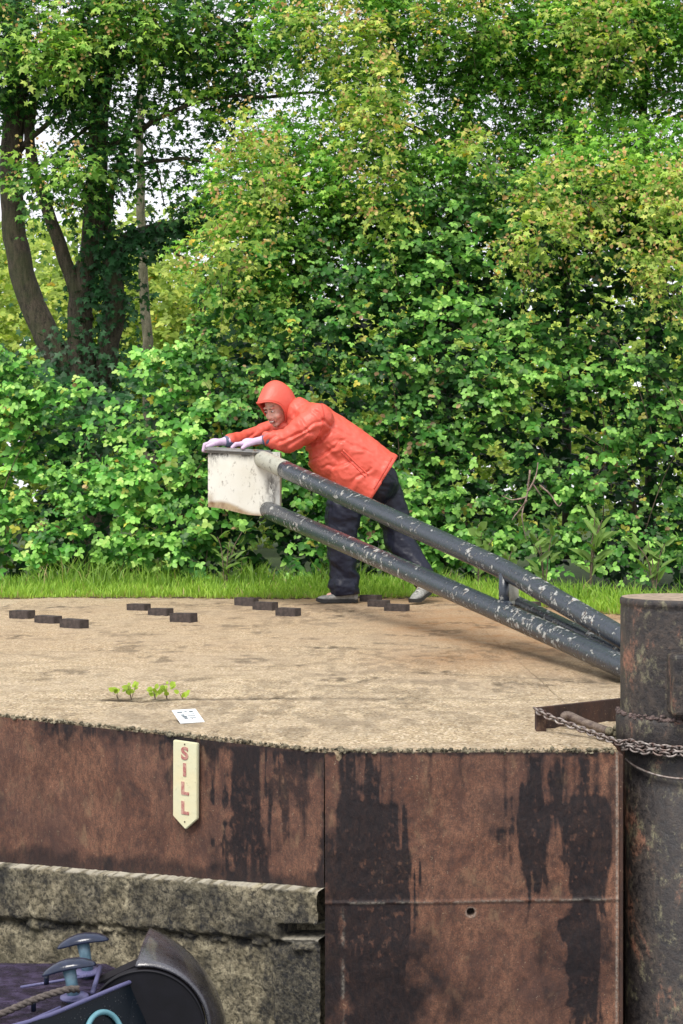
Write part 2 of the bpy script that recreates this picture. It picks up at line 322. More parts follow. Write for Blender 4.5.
# side pieces of the same paving (right of the bollard recess, far left)
bm = bmesh.new()
def poly(bm, pts): return bm.faces.new([bm.verts.new(p) for p in pts])
poly(bm, [(2.6, 4.18, 0), (6, 4.18, 0), (6, 7.7, 0), (2.6, 7.7, 0)]); poly(bm, [(-6, 7.6, 0), (-2.2, 5.312, 0), (-2.2, 10.3, 0), (-6, 10.3, 0)])
tag(bm_obj('pavement', bm, M['gravel']), 'gravel lockside to either side of the beam', kind='structure')
# broad ground sheet (turf) reaching the horizon
bm = bmesh.new()
poly(bm, [(-300, 10.0, -.03), (.6, 10.0, -.03), (2.4, 7.6, -.03), (300, 7.6, -.03), (300, 500, -.03), (-300, 500, -.03)])
tag(bm_obj('ground', bm, M['turf']), 'grassy ground behind the lock', kind='structure')
bm = bmesh.new(); poly(bm, [(-30, -8, -1.15), (30, -8, -1.15), (30, 8, -1.15), (-30, 8, -1.15)])
tag(bm_obj('water', bm, M['water']), 'dark water in the lock', kind='structure')

def wall_grid(name, p0, p1, ztop, zbot, nu, nv, stain_shade_fn, disp_fn, mat, label, cat, pale_fn=None, parent=None):
    p0 = np.array(p0); p1 = np.array(p1); d = p1-p0; L = np.hypot(*d); d = d/L; nrm = np.array([d[1], -d[0]])
    if nrm[1] > 0: nrm = -nrm
    u = np.linspace(0, L, nu)[:, None]; w = np.linspace(0, 1, nv)[None]
    zt = np.array([ztop(a) for a in u[:, 0]])[:, None] if callable(ztop) else ztop
    zb = np.array([zbot(a) for a in u[:, 0]])[:, None] if callable(zbot) else zbot
    Z = zt + (zb-zt)*w + u*0; Xb = p0[0] + d[0]*u + 0*w; Yb = p0[1] + d[1]*u + 0*w
    px = CX + Xb*F/Yb; py = HY - (Z-CZ)*F/Yb
    P3 = np.stack([u+0*w, Z, Z*0+len(name) % 7], -1)
    D = disp_fn(px, py, P3); X = Xb + nrm[0]*D; Yy = Yb + nrm[1]*D
    V = np.stack([X, Yy, Z], -1).reshape(-1, 3); idx = np.arange(nu*nv).reshape(nu, nv)
    q = np.stack([idx[:-1, :-1], idx[:-1, 1:], idx[1:, 1:], idx[1:, :-1]], -1).reshape(-1, 4)
    st = np.clip(stain_shade_fn(px, py, P3), 0, 1).ravel(); lm = (np.clip(pale_fn(px, py, P3), 0, 1).ravel() if pale_fn else st*0)
    o = link(name, np_mesh(name, V, q, {'stain_shade': st, 'lit_pale_rust': lm}), mat, parent, smooth=True)
    if label: tag(o, label, cat)
    return o
def streak(px, py, N, x0, w0, w1, y0, y1, k=1.0, wob=8):
    """black run: starts narrow (w0) at y0, widens to w1, ragged edges"""
    P = _PP[0]; cn = fbm(np.stack([P[..., 0]*70, P[..., 1]*5, P[..., 2]+x0], -1), 3)-.5; fn = fbm(np.stack([P[..., 0]*110, P[..., 1]*80, P[..., 2]+x0], -1), 3)
    zr = fbm(np.stack([P[..., 0]*0+x0*.7, P[..., 1]*9, P[..., 2]+3], -1), 3)-.5; zl = fbm(np.stack([P[..., 0]*0+x0*.3, P[..., 1]*24, P[..., 2]+9], -1), 3)-.5
    n = (N-.5)*2*wob + (fn-.5)*5 + (zr*1.5+zl)*min(16, .8*w1); t = np.clip((py-y0+cn*120)/(y1-y0), 0, 1); w = w0 + (w1-w0)*sst(0, .5, t); w = w*(.70+.75*N+1.1*cn+1.3*zr+.8*zl)
    s = sst(3.6, -3.0, np.abs(px-x0+n*.8)-w) * sst(y0-3, y0+4, py)*sst(y1+16, y1-8, py+n*2+cn*90)
    return k*s*(1-.38*sst(.60, .74, fn))
_PP = [None]
lock = empty('lock_wall', (0, 4.0, 0), 'rust-brown steel plated lock chamber wall over old concrete, streaked with black runs', 'wall')
A = (ex[0], ey[0]); B = (ex[3], ey[3]); Ax = (-1.60, 4.93); A0 = (ex[2], ey[2])
dAB = math.hypot(B[0]-A0[0], B[1]-A0[1]); ud = ((B[0]-A0[0])/dAB, (B[1]-A0[1])/dAB); AL = (A0[0]-ud[0]*.7, A0[1]-ud[1]*.7); Lfull = dAB+.7
def zline(y_at0, y_at325):
    def f(u):
        X = AL[0]+ud[0]*u; Y = AL[1]+ud[1]*u; px = CX+X*F/Y; yy = y_at0+(y_at325-y_at0)*px/325; return CZ-(yy-HY)*Y/F
    return f
def st_left(px, py, P):
    _PP[0] = P
    N = fbm(P*np.array([20, 17, 1]), 5); N2 = fbm(P*np.array([50, 32, 1]), 4); Nb = fbm(P*np.array([9, 6, 1]), 4)
    top = 716+.112*px
    s = streak(px, py, N, 246, 13, 24, 748, 868, 1, 9) + streak(px, py, N2, 293, 9, 14, 752, 822, .85, 8) + streak(px, py, N, 180, 22, 9, 730, 805, .7, 10)
    s += streak(px, py, N, 328, 4, 7, 752, 900, 1, 6) + streak(px, py, N, 210, 4, 8, 740, 770, .7)+ streak(px, py, N, 70, 8, 20, 722, 750, .5, 20)
    s += .75*sst(14, 2, py-top-(N2-.4)*26)*sst(30, 190, px+60) + .8*sst(18, 3, (862+.08*px)-py-(N-.4)*30) + .6*sst(.54, .72, Nb)*sst(60, 240, px) + .30*sst(.60, .74, Nb)
    return np.maximum(s, .25*N)
def dp_small(a): return lambda px, py, P: (fbm(P*np.array([5, 5, 1]), 3)-.5)*a
wall_grid('steel_plate', AL, (B[0]-.002, B[1]), -.006, zline(864, 888), 520, 110, st_left, dp_small(.014), M['rust'], None, None, lambda px, py, P: .0*px, lock)
def cdisp(px, py, P):
    base = 862+.08*px; N = fbm(P*np.array([14, 14, 1]), 4)-.5; Nf = fbm(P*np.array([70, 70, 1]), 3)-.5; lv = py-base
    lip = sst(-1, 1.5, lv+Nf*1.5); band = sst(62, 52, lv+N*22)*1.0 - .9*sst(268, 276, px)*sst(48, 46, lv-2)*0
    d = -.03 + lip*(.042 + band*.022) + N*.014 + Nf*.008 - .016*np.exp(-((lv-57-N*16)/3.5)**2)
    slot = sst(283, 288, px)*sst(333, 329, px)*sst(921, 925, py)*sst(938, 934, py); d -= slot*.09
    lowr = sst(275, 281, px)*sst(941, 946, py); d += lowr*(.012-N*.008)
    d += .045*np.maximum(0, Nf+N*.6)*sst(318, 326, px)*sst(890, 900, py)*sst(955, 940, py)
    return d
def cst(px, py, P):
    _PP[0] = P
    N = fbm(P*np.array([10, 8, 1]), 4); N2 = fbm(P*np.array([30, 22, 1]), 4); lv = py-(862+.08*px)
    s = .72*sst(.34, .56, N)*sst(0, 12, lv)*sst(75, 45, lv) + 1.2*sst(272, 284, px+(N2-.5)*14)*sst(938, 946, py)*(.65+.6*N2) + .9*np.exp(-((lv-58)/4)**2)*sst(.35, .6, N2) + 1*sst(283, 286, px)*sst(334, 331, px)*sst(921, 925, py)*sst(938, 935, py)  # stains, plus painted shade in the slot and the groove under the band
    s += .8*sst(.50, .60, N2)*sst(205, 245, px)*sst(905, 920, py)*sst(990, 960, py) + .5*sst(.58, .66, N2)+ streak(px, py, N2, 271, 3, 6, 945, 1030, .9)
    return s
def edge_light(px, py, P):
    lv = py-(862+.08*px); N2 = fbm(P*np.array([40, 40, 1]), 3); return .9*sst(-2, 0, lv)*sst(4.2, 1.0, lv+(N2-.4)*9)*sst(.30, .46, N2) + .7*sst(284, 288, px)*sst(332, 328, px)*sst(936, 938, py)*sst(943, 940, py)  # light caught by the ledge and slot lip, painted as pale lines
wall_grid('concrete_face', AL, (B[0]+.0, B[1]+.004), zline(858, 884), -1.7, 560, 420, cst, cdisp, M['concrete'], None, None, edge_light, lock)
def st_right(px, py, P):
    _PP[0] = P
    N = fbm(P*np.array([20, 15, 1]), 5); N2 = fbm(P*np.array([50, 30, 1]), 4); Nb = fbm(P*np.array([8, 6, 1])+4, 4)
    s = streak(px, py, N, 376, 22, 31, 802, 1040, 1, 10) + streak(px, py, N2, 341, 1.2, 4, 755, 880, 1, 3.5) + streak(px, py, N2, 352, 1.5, 7, 755, 830, .95, 4) + streak(px, py, N2, 372, 1.0, 10, 755, 835, 1, 3)
    s += streak(px, py, N, 534, 4, 12, 756, 895, 1, 10) + streak(px, py, N2, 555, 3, 8, 756, 845, 1, 6) + streak(px, py, N2, 566, 1.2, 2, 756, 800, .9, 3) + streak(px, py, N, 585, 3, 5, 756, 810, 1, 5)
    s += streak(px, py, N, 588, 16, 20, 796, 905, 1, 12) + streak(px, py, N, 584, 14, 15, 880, 1030, 1, 10) + streak(px, py, N, 500, 5, 9, 828, 842, .8, 14) + .85*streak(px, py, N, 612, 4, 5, 765, 860, .8, 5)
    s += .35*sst(470, 500, px)*sst(560, 530, px)*sst(.46, .6, Nb)*sst(905, 925, py)*1.6 + .5*sst(.60, .72, Nb) + .85*sst(5, 0, py-752-(N2-.4)*8) + .6*sst(348, 338, px)*sst(780, 900, py)+.5*sst(.5, .62, Nb)*sst(470, 430, px)*sst(950, 1010, py)
    for xx_, ww_, ye in ((347, .7, 800), (360, .6, 790), (392, .6, 800), (528, .7, 830), (541, .7, 800), (575, .6, 830), (596, .7, 820), (430, .5, 785), (462, .5, 775), (505, .5, 790)): s += streak(px, py, N2, xx_, ww_, ww_*2.4, 753, ye, .85, 3)
    h = np.hypot(px-471, py-913); s = np.maximum(s, sst(4.4, 3.4, h)) + .6*np.exp(-((py-906.5+.016*(px-335))/1.2)**2)  # shade inside the hole painted in; dark line below the weld
    return np.maximum(s + .42*sst(.36, .60, Nb)*sst(905, 960, py), .2*N)
def d_right(px, py, P):
    h = np.hypot(px-471, py-913); return (fbm(P*np.array([4, 4, 1]), 3)-.5)*.020+(fbm(P*np.array([40, 30, 1]), 3)-.5)*.003 + .003*np.exp(-((py-903.5+.016*(px-335))/1.6)**2) - .03*sst(4.2, 3.2, h) + .006*sst(592, 596, px)*0
def l_right(px, py, P):
    N = fbm(P*np.array([50, 50, 1]), 3); return .45*np.exp(-((py-904+.016*(px-335))/1.1)**2)*sst(.35, .5, N)*sst(345, 350, px) + .5*np.exp(-((px-617)/1.2)**2)+.45*np.exp(-(np.hypot(px-471, py-913)-4.7)**2)+.35*np.exp(-((px-343)/1.5)**2)*sst(.4, .6, N)*sst(900, 930, py)  # pale lines on the weld, plate edges and hole rim
wall_grid('steel_plate', (B[0], B[1]), (.745, 3.815), -.004, -1.7, 420, 620, st_right, d_right, M['rust'], None, None, l_right, lock)
wall_grid('steel_plate', (AL[0]-3.4, 7.5), (AL[0], AL[1]), -.006, -1.7, 60, 40, st_left, dp_small(.014), M['rust'], None, None, None, lock)
# return of the plate into the pile recess and a dark plate added to darken the gap
bm = bmesh.new(); add_box(bm, (.751, 4.0, -.86), (.012, .37, 1.7), bevel=.003); add_box(bm, (3.4, 4.19, -.86), (5.3, .05, 1.7)); bm_obj('recess_plate', bm, M['rust_dark'], lock)
# body of masonry behind the faces so that the wall is solid
bm = bmesh.new()
prof = [(AL[0]-3.3, 7.62), (AL[0]+.02, AL[1]+.06), (B[0], B[1]+.06), (.74, 3.88), (.74, 9), (-5, 9)]
lo = [bm.verts.new((x, y, -1.7)) for x, y in prof]; hi = [bm.verts.new((x, y, -.04)) for x, y in prof]
bm.faces.new(hi); [bm.faces.new((lo[i], lo[(i+1) % 6], hi[(i+1) % 6], hi[i])) for i in range(6)]
bm_obj('wall_core', bm, M['concrete'], lock)
# crumbs of stone and moss along the coping edge and on the broken concrete corner
bl = Blob()
for k in range(1150):
    if k < 1150:
        x = random.uniform(-1.6, .735); y = float(np.interp(x, ex, ey)) + random.gauss(.010, .008); z = random.uniform(-.006, .003); r = random.choice([random.uniform(.001, .0035), random.uniform(.001, .003), random.uniform(.003, .007)])
    else:
        yy_ = random.uniform(889, 952); c = at(random.gauss(333, 5.5-abs(yy_-918)*.06), yy_, 3.803+random.gauss(0, .006)); x, y, z = c; r = random.uniform(.002, .006)
    bl.add((x, y, z), (r*random.uniform(.6, 1.5), r, r*random.uniform(.5, 1.1)), None, 6)
cm = bl.mesh('stone_chips'); jitter(cm, .0009)
at_me = link('stone_chips', cm, M['concrete'], lock); at_me['kind'] = 'stuff'

# ------------------------------------------------------------------ signs on the wall
def on_left(px, off=.0):
    """plan point of the left wall face under a pixel column"""
    k = (px-CX)/F; # X=k*Y ; line A0 + ud*u
    u = (k*A0[1]-A0[0])/(ud[0]-k*ud[1]); n = Vector((ud[1], -ud[0], 0)); n = n if n.y < 0 else -n
    return Vector((A0[0]+ud[0]*u, A0[1]+ud[1]*u, 0)) + n*off, n
wdir = Vector((ud[0], ud[1], 0))
c, nrm = on_left(190, .012); Yc = c.y
zt = CZ-(741-HY)*Yc/F; zb = CZ-(829-HY)*Yc/F; wd = 24*Yc/F/ (ud[0] - (187-CX)/F*ud[1]) / 2
sgn = empty('sill_sign', (c.x, c.y, zb), 'cream arrow-shaped board with faded red letters S I L L pointing down the lock wall', 'sign')
bm = bmesh.new(); tip = .10*(zt-zb)*1.35
pr = [(-wd, zt), (wd*1.0, zt-.002), (wd*.98, zb+tip), (.02*wd, zb), (-wd*1.02, zb+tip)]
f1 = [bm.verts.new(c + wdir*a + Vector((0, 0, z)) - Vector((0, 0, c.z))) for a, z in pr]; fc = bm.faces.new(f1)
e = bmesh.ops.extrude_face_region(bm, geom=[fc]); bmesh.ops.translate(bm, vec=nrm*.012, verts=[v for v in e['geom'] if isinstance(v, bmesh.types.BMVert)])
bmesh.ops.recalc_face_normals(bm, faces=bm.faces); bmesh.ops.bevel(bm, geom=list(bm.edges), offset=.002, segments=2, affect='EDGES')
bm_obj('board', bm, M['cream'], sgn)
bm = bmesh.new()
for a, z in ((-.0, zt-.008), (0.0, zb+.022)): bmesh.ops.create_uvsphere(bm, u_segments=8, v_segments=6, radius=.0022, matrix=Matrix.Translation(c + nrm*.013 + wdir*a*wd + Vector((0, 0, z-c.z))))
bm_obj('screw', bm, M['rust_dark'], sgn)
def letter(ch, pos, xdir, n, size, mat, parent, name='letter', off=.0, sx=1.0):
    cu = bpy.data.curves.new('t', 'FONT'); cu.body = ch; cu.size = size; cu.align_x = 'CENTER'; cu.align_y = 'CENTER'; cu.extrude = .0008; cu.offset = off
    o = bpy.data.objects.new('t', cu); COL.objects.link(o); dg = bpy.context.evaluated_depsgraph_get(); dg.update(); me = bpy.data.meshes.new_from_object(o.evaluated_get(dg)); bpy.data.objects.remove(o)
    up = n.cross(xdir).normalized(); up = up if up.z > 0 else -up
    Mx = Matrix((( xdir.x*sx, up.x, n.x, pos.x), (xdir.y*sx, up.y, n.y, pos.y), (xdir.z*sx, up.z, n.z, pos.z), (0, 0, 0, 1))); me.transform(Mx)
    return link(name, me, mat, parent)
for ch, yy, xo in (('S', 753.5, 0), ('I', 770, 0), ('L', 788.5, -.0), ('L', 808, 0)):
    z = CZ-(yy-HY)*Yc/F; letter(ch, Vector((c.x, c.y, z)) + nrm*.0132 + wdir*xo, wdir, nrm, .048, M['faded'], sgn, off=.0022 if ch != 'S' else .0018, sx=1.15)
# small white plate on the coping
p1, n1 = on_left(190); sc_ = gy(722)
pc = Vector(((188-CX)*sc_/F, sc_, .0)); plr = Matrix.Rotation(R(24), 3, 'Z') @ Matrix.Rotation(R(17), 3, 'X')
pl = empty('information_plate', pc, 'small white plate with faint grey marks lying on the coping above the arrow board', 'plate')
bm = bmesh.new(); add_box(bm, pc+Vector((0, 0, .017)), (.076, .094, .004), plr, .0012); bm_obj('plate', bm, M['plate_white'], pl)
bm = bmesh.new()
for x, y, w, h in ((-.019, .026, .016, .008), (.0, .028, .008, .005), (.017, .026, .012, .009), (-.016, .006, .010, .007), (-.013, -.006, .014, .010), (.010, -.002, .026, .003), (.012, .010, .022, .003), (-.012, -.018, .011, .008), (.010, -.016, .020, .003)):
    add_box(bm, pc+Vector((0, 0, .017))+plr @ Vector((x, y, .0026)), (w, h, .0008), plr)
bm_obj('printed_marks', bm, M['ink'], pl)
bm = bmesh.new(); add_box(bm, pc+Vector((0, .01, .006)), (.05, .05, .014), Matrix.Rotation(R(-16), 3, 'Z'), .002); bm_obj('bracket', bm, M['rust_dark'], pl)

# ------------------------------------------------------------------ balance beam
beam = empty('balance_beam', at(320, 600, 8.2), 'chipped black tubular lock gate balance beam with a white painted box at its raised end', 'lock beam')
beam.location.z = 0
U0, U1, U2 = at(262, 459, 9.42), at(508, 571, 6.5), at(640, 648, 5.35); U3 = U2+(U2-U1)*.55
L0, L1, L2 = at(268, 510, 9.42), at(503, 613, 6.4), at(622, 666, 5.3); L3 = L2+(L2-L1)*.62
def densify(ps, n=14):
    out = []
    for a, b in zip(ps, ps[1:]):
        for k in range(n): out.append(a.lerp(b, k/n))
    out.append(ps[-1]); return out
def soft(P, it=3):
    for _ in range(it): P = [P[0]]+[(P[i-1]+P[i]*2+P[i+1])/4 for i in range(1, len(P)-1)]+[P[-1]]
    return P
def pipe(name, ps, r, mat, par):
    bm = bmesh.new(); P = soft(densify(ps, 24)); Lx = sum(((b_-a_).length for a_, b_ in zip(P, P[1:]))); acc_ = [0]
    for a_, b_ in zip(P, P[1:]): acc_.append(acc_[-1]+(b_-a_).length)
    add_tube(bm, P, [r[0]+(r[1]-r[0])*q_/Lx for q_ in acc_] if isinstance(r, tuple) else r, 32); o = bm_obj(name, bm, mat, par, True); return o
uc = U0.lerp(U1, .13)
pipe('upper_tube', [uc, U1, U2, U3], (.0565, .040), M['beam_paint'], beam); pipe('lower_tube', [L0, L1, L2, L3], (.058, .042), M['beam_paint'], beam)
pipe('worn_tube_end', [U0, uc+(uc-U0)*.02], .0572, M['cream_pipe'], beam)
pipe('brace_tube', [at(517, 603, 6.65), at(572, 630, 6.05), at(625, 655, 5.65), at(680, 680, 5.2)], .034, M['beam_paint'], beam)
for pxs, Yd, r, m in ((504, 6.47, .024, 'beam_paint'), (514, 6.62, .022, 'cream_pipe')):
    bm = bmesh.new(); add_tube(bm, [at(pxs, 573, Yd), at(pxs, 612, Yd)], r, 16)
    add_lathe(bm, [(r, 0), (r+.018, .0), (r+.01, .014), (r, .02)], at(pxs, 605, Yd), 16); bm_obj('strut', bm, M[m], beam, True)
bm = bmesh.new(); add_box(bm, (U3+L3)/2, (.03, .34, .42), Matrix.Rotation(R(28), 3, 'Z'), .006); bm_obj('flange_plate', bm, M['beam_paint'], beam)
# box at the end
bx0, bx1 = at(208, 480, 9.40), at(280, 480, 9.40); ztop = CZ+(HY-452)*9.4/F; zb0 = CZ-(507-HY)*9.4/F; zb1 = CZ-(517-HY)*9.4/F
nu, nv = 60, 50; Wb = bx1.x-bx0.x; faces = []; VV = []; ST = []; LM = []
def box_pt(u, v, d):      # u 0..1 left-right, v 0..1 top-bottom, d depth
    zl = zb0+(zb1-zb0)*min(1, u/.8) + .012*math.sin(u*9)*.4; return Vector((bx0.x+Wb*u, 9.40+d, ztop+(zl-ztop)*v))
bm = bmesh.new(); ly = bm.verts.layers.float.new('stain_shade'); l2 = bm.verts.layers.float.new('lit_pale_rust')
def face_grid(fn, na, nb, front):
    g = [[bm.verts.new(fn(i/na, j/nb)) for j in range(nb+1)] for i in range(na+1)]
    for i in range(na+1):
        for j in range(nb+1):
            u, v = i/na, j/nb
            if front:
                g[i][j][ly] = max(math.exp(-((v-.0)/.09)**2)*(1.2 if u < .28 or .42 < u < .62 else .3), 1.0*math.exp(-((u-.88)/.07)**2-((v-.55)/.22)**2)*1.0, .7*math.exp(-((u-.08)/.05)**2-((v-.12)/.12)**2)); g[i][j][l2] = .95*(max(0, min(1, (v-.89+.05*math.sin(u*7))/.06))) + .6*math.exp(-((u-.03)/.05)**2-((v-.85)/.1)**2)
            else: g[i][j][l2] = .5
    for i in range(na):
        for j in range(nb): bm.faces.new((g[i][j], g[i][j+1], g[i+1][j+1], g[i+1][j]))
DP = .26
face_grid(lambda u, v: box_pt(u, v, -.006*math.sin(u*5)*math.sin(v*4)), 48, 40, True); face_grid(lambda u, v: box_pt(1-u, v, DP), 10, 10, False)
face_grid(lambda u, v: box_pt(0, v, DP*(1-u)), 8, 10, False); face_grid(lambda u, v: box_pt(1, v, DP*u), 8, 10, False)
face_grid(lambda u, v: box_pt(u, 1, DP*v), 20, 6, False); face_grid(lambda u, v: box_pt(u, 0, DP*(1-v)), 20, 6, False)
bmesh.ops.remove_doubles(bm, verts=bm.verts, dist=.0015); bm_obj('end_box', bm, M['white_box'], beam)
bm = bmesh.new()   # rounded grey bar over the top
P = [at(204, 448.5, 9.5)+Vector((0, .05, 0)), at(214, 448, 9.48), at(240, 450, 9.46), at(268, 456, 9.44)]; P = [Vector((p.x, 9.40+DP/2, p.z)) for p in P]
r0 = bmesh.ops.create_cube(bm, size=1)['verts']
x0, x1 = bx0.x-.022, bx1.x-.05
for v in r0:
    v.co = Vector((x0 if v.co.x < 0 else x1, 9.40+DP/2+v.co.y*(DP+.05), (ztop+.036 if v.co.x < 0 else ztop+.010) if v.co.z > 0 else (ztop-.004 if v.co.x < 0 else ztop-.03)))
bmesh.ops.bevel(bm, geom=list(bm.edges), offset=.014, segments=4, affect='EDGES'); bm_obj('top_bar', bm, M['grey_steel'], beam, True)

# ------------------------------------------------------------------ bollard pile, chain, bracket, rod
PC = Vector((.957, 3.985, 0)); PR = .172
pile = empty('mooring_bollard', (PC.x, PC.y, -1.15), 'thick dark steel bollard pile with rusty flat top beside the lock wall', 'bollard')
ZT = CZ-(597-HY)*PC.y/F
bm = bmesh.new(); add_lathe(bm, [(PR, .075), (PR, ZT-.03), (PR-.001, ZT-.022), (PR+.002, ZT-.018), (PR+.002, ZT-.006), (PR-.003, ZT)], PC, 96, False); bm_obj('shaft', bm, M['pile'], pile, True)
bm = bmesh.new(); add_lathe(bm, [(PR-.003, ZT), (PR-.012, ZT-.002), (.02, ZT+.002), (.002, ZT+.002)], PC, 96, True); bm_obj('top_cap', bm, M['pile_top'], pile)
bm = bmesh.new(); add_lathe(bm, [(PR+.001, .085), (PR+.010, .076), (PR+.013, .066), (PR+.011, .0), (PR+.004, -.012), (PR-.02, -.014)], PC, 96, False); bm_obj('collar', bm, M['pile'], pile, True)
bm = bmesh.new(); add_lathe(bm, [(PR-.02, -.012), (PR-.012, -.02), (PR-.012, -1.6)], PC, 96, False); bm_obj('pile_shaft', bm, M['pile'], pile, True)
bl = Blob()
for k in range(520):
    a = random.uniform(0, 2*math.pi); rr = PR+random.uniform(.000, .010); q_ = random.uniform(.0015, .0055); bl.add(PC+Vector((rr*math.cos(a), rr*math.sin(a), .080+random.gauss(0, .003))), (q_*1.6, q_*1.6, q_), None, 6)
cm = bl.mesh('rust_crust'); jitter(cm, .0008)
o = link('rust_crust', cm, simple('rust_crust', (.17, .12, .11), .9, .5, 80, .004, base2=(.04, .03, .03)), pile); o['kind'] = 'stuff'
lg = at(684, 683, 3.80); bm = bmesh.new(); add_box(bm, (lg.x+.012, 3.80, CZ-(684-HY)*3.8/F), (.10, .09, .165), None, .012, 3); bm_obj('lug', bm, M['pile'], pile, False)
# steel angle upstand
e0, e1 = Vector(((536-CX)*4.17/F, 4.17, 0)), Vector(((640-CX)*4.40/F, 4.42, 0)); dd = (e1-e0); ang = math.atan2(dd.y, dd.x)
ub = empty('steel_upstand', e0, 'low rusty steel angle strip set on edge in the gravel, left of the bollard', 'steel strip')
bm = bmesh.new(); add_box(bm, (e0+e1)/2+Vector((0, 0, .030)), (dd.length, .012, .072), Matrix.Rotation(ang, 3, 'Z'), .002); bm_obj('back_plate', bm, M['rust_dark'], ub)
bm = bmesh.new(); add_box(bm, e0+Vector((.012, -.018, .028)), (.030, .010, .066), Matrix.Rotation(R(8), 3, 'Z'), .002); bm_obj('end_plate', bm, M['rust_dark'], ub)
bm = bmesh.new(); Pr = bez([at(562, 719, 4.17), at(568, 715.5, 4.17), at(585, 723, 4.12), at(610, 732, 4.06), at(632, 739, 3.99)], 8)
add_tube(bm, Pr, [.010]*3+[.0125]*(len(Pr)-3), 16); o = bm_obj('iron_rod', bm, simple('worn_iron', (.17, .13, .10), .6, .5, 60, .003, base2=(.05, .03, .025)), None, True); tag(o, 'worn round iron rod lying between the steel strip and the bollard foot', 'rod')
bm = bmesh.new()
for k in range(50): bmesh.ops.create_icosphere(bm, subdivisions=2, radius=random.uniform(.006, .014), matrix=Matrix.Translation(at(random.gauss(626, 6), random.gauss(735, 4), 4.03)))
o = bm_obj('grit_pile', bm, M['concrete'], None, True); tag(o, 'crusty grey lump of grit where the rod meets the bollard', 'grit', kind='stuff')
# chain
def ring_pts(a0, a1, r, z, n): return [PC+Vector((r*math.cos(a0+(a1-a0)*k/n), r*math.sin(a0+(a1-a0)*k/n), z-.004*math.sin(k*.5))) for k in range(n+1)]
cp = bez([at(535, 709, 4.15), at(547, 716, 4.10)+Vector((0, 0, .0)), at(575, 727, 4.05), at(605, 738, 3.96), at(622, 743.5, 3.90)] + ring_pts(R(205), R(345), PR+.022, .012, 8)[0:], 10)
ch = empty('mooring_chain', (cp[0].x, cp[0].y, 0), 'rusty steel chain running from the steel strip and round the bollard', 'chain')
pitch = .0185; acc = 0; last = cp[0]; pts = [cp[0]]
for p in cp[1:]:
    while (p-last).length >= pitch: last = last + (p-last).normalized()*pitch; pts.append(last)
wrap = ring_pts(R(198), R(345), PR+.026, -.006, 90); lw = wrap[0]; pts2 = [lw]
for q_ in wrap[1:]:
    while (q_-lw).length >= pitch: lw = lw+(q_-lw).normalized()*pitch; pts2.append(lw)
segs = [(pts[i], pts[i+1]) for i in range(min(len(pts)-1, 60))] + [(a_, b_) for a_, b_ in zip(pts2, pts2[1:])][:34]
for i in range(len(segs)):
    a, b = segs[i]; T = (b-a).normalized(); c = (a+b)/2; side = T.cross(Vector((0, 0, 1))).normalized(); up = side.cross(T)
    ax = (side*math.cos(R(45+(i % 2)*90)) + up*math.sin(R(45+(i % 2)*90))); bm = bmesh.new()
    lp = []
    for k in range(14):
        th = 2*math.pi*k/14; lp.append(c + T*(math.cos(th)*.0142) + ax*(.0085*math.sin(th)))
    add_tube(bm, lp, .0031, 7, closed=True); bm_obj('link', bm, M['chain'], ch, True)
bm = bmesh.new(); add_tube(bm, [PC+Vector(((PR+.004)*math.cos(a), (PR+.004)*math.sin(a), -.045-.03*math.sin((a-R(195))/R(120)*math.pi))) for a in [R(195)+R(120)*k/24 for k in range(25)]], .0035, 8)
o = bm_obj('wire_loop', bm, M['chain'], None, True); tag(o, 'thin grey wire sagging round the pile below the chain', 'wire')

# ------------------------------------------------------------------ foothold bricks
def brick(px, py, name_label, w=28, rot=-9, fade=1.0):
    Yg = gy(py+5); x = (px-CX)*Yg/F; o = empty('foothold_brick', (x, Yg, 0), name_label, 'brick', 'raised foothold bricks on the lockside', R(rot))
    return o
bb = bmesh.new(); add_box(bb, (0, 0, .018), (.142, .078, .056), None, .006, 2)
for v in bb.verts: v.co += Vector((random.uniform(-1, 1), random.uniform(-1, 1), random.uniform(-1, 1)))*.0022
bme = bpy.data.meshes.new('foothold_brick'); bb.to_mesh(bme); bb.free(); bme.materials.append(M['brick'])
rows = [('leftmost row', [(21, 612.5), (47, 617), (73, 622.5)]), ('second row from the left', [(138, 604.5), (160, 609), (183, 616)]), ('row left of the walker\'s front shoe', [(246, 599.5), (265, 604), (288, 610)]),
        ('row between the two shoes', [(371, 596), (379, 601), (397, 605.5)]), ('row behind the beam strut', [(512, 597.5), (529, 603)])]
nm = ['far brick', 'middle brick', 'near brick']
for rn, ps in rows:
    for k, (bx, by) in enumerate(ps):
        Yg = gy(by+6.0); o = bpy.data.objects.new('foothold_brick', bme); COL.objects.link(o); o.location = ((bx-CX)*Yg/F, Yg+.03, 0); o.rotation_euler = (R(random.uniform(-1, 1)), R(random.uniform(-1, 1)), R(-28+random.uniform(-4, 4)))
        o.scale = (random.uniform(.92, 1.06), random.uniform(.9, 1.1), random.uniform(.82, 1.1)); tag(o, 'dark raised brick, the %s of the %s' % (nm[k], rn), 'brick', 'raised foothold bricks on the lockside')
M['disc'] = simple('black_disc_paint', (.006, .006, .010), .6, .4, 20, .001, spec=.3)
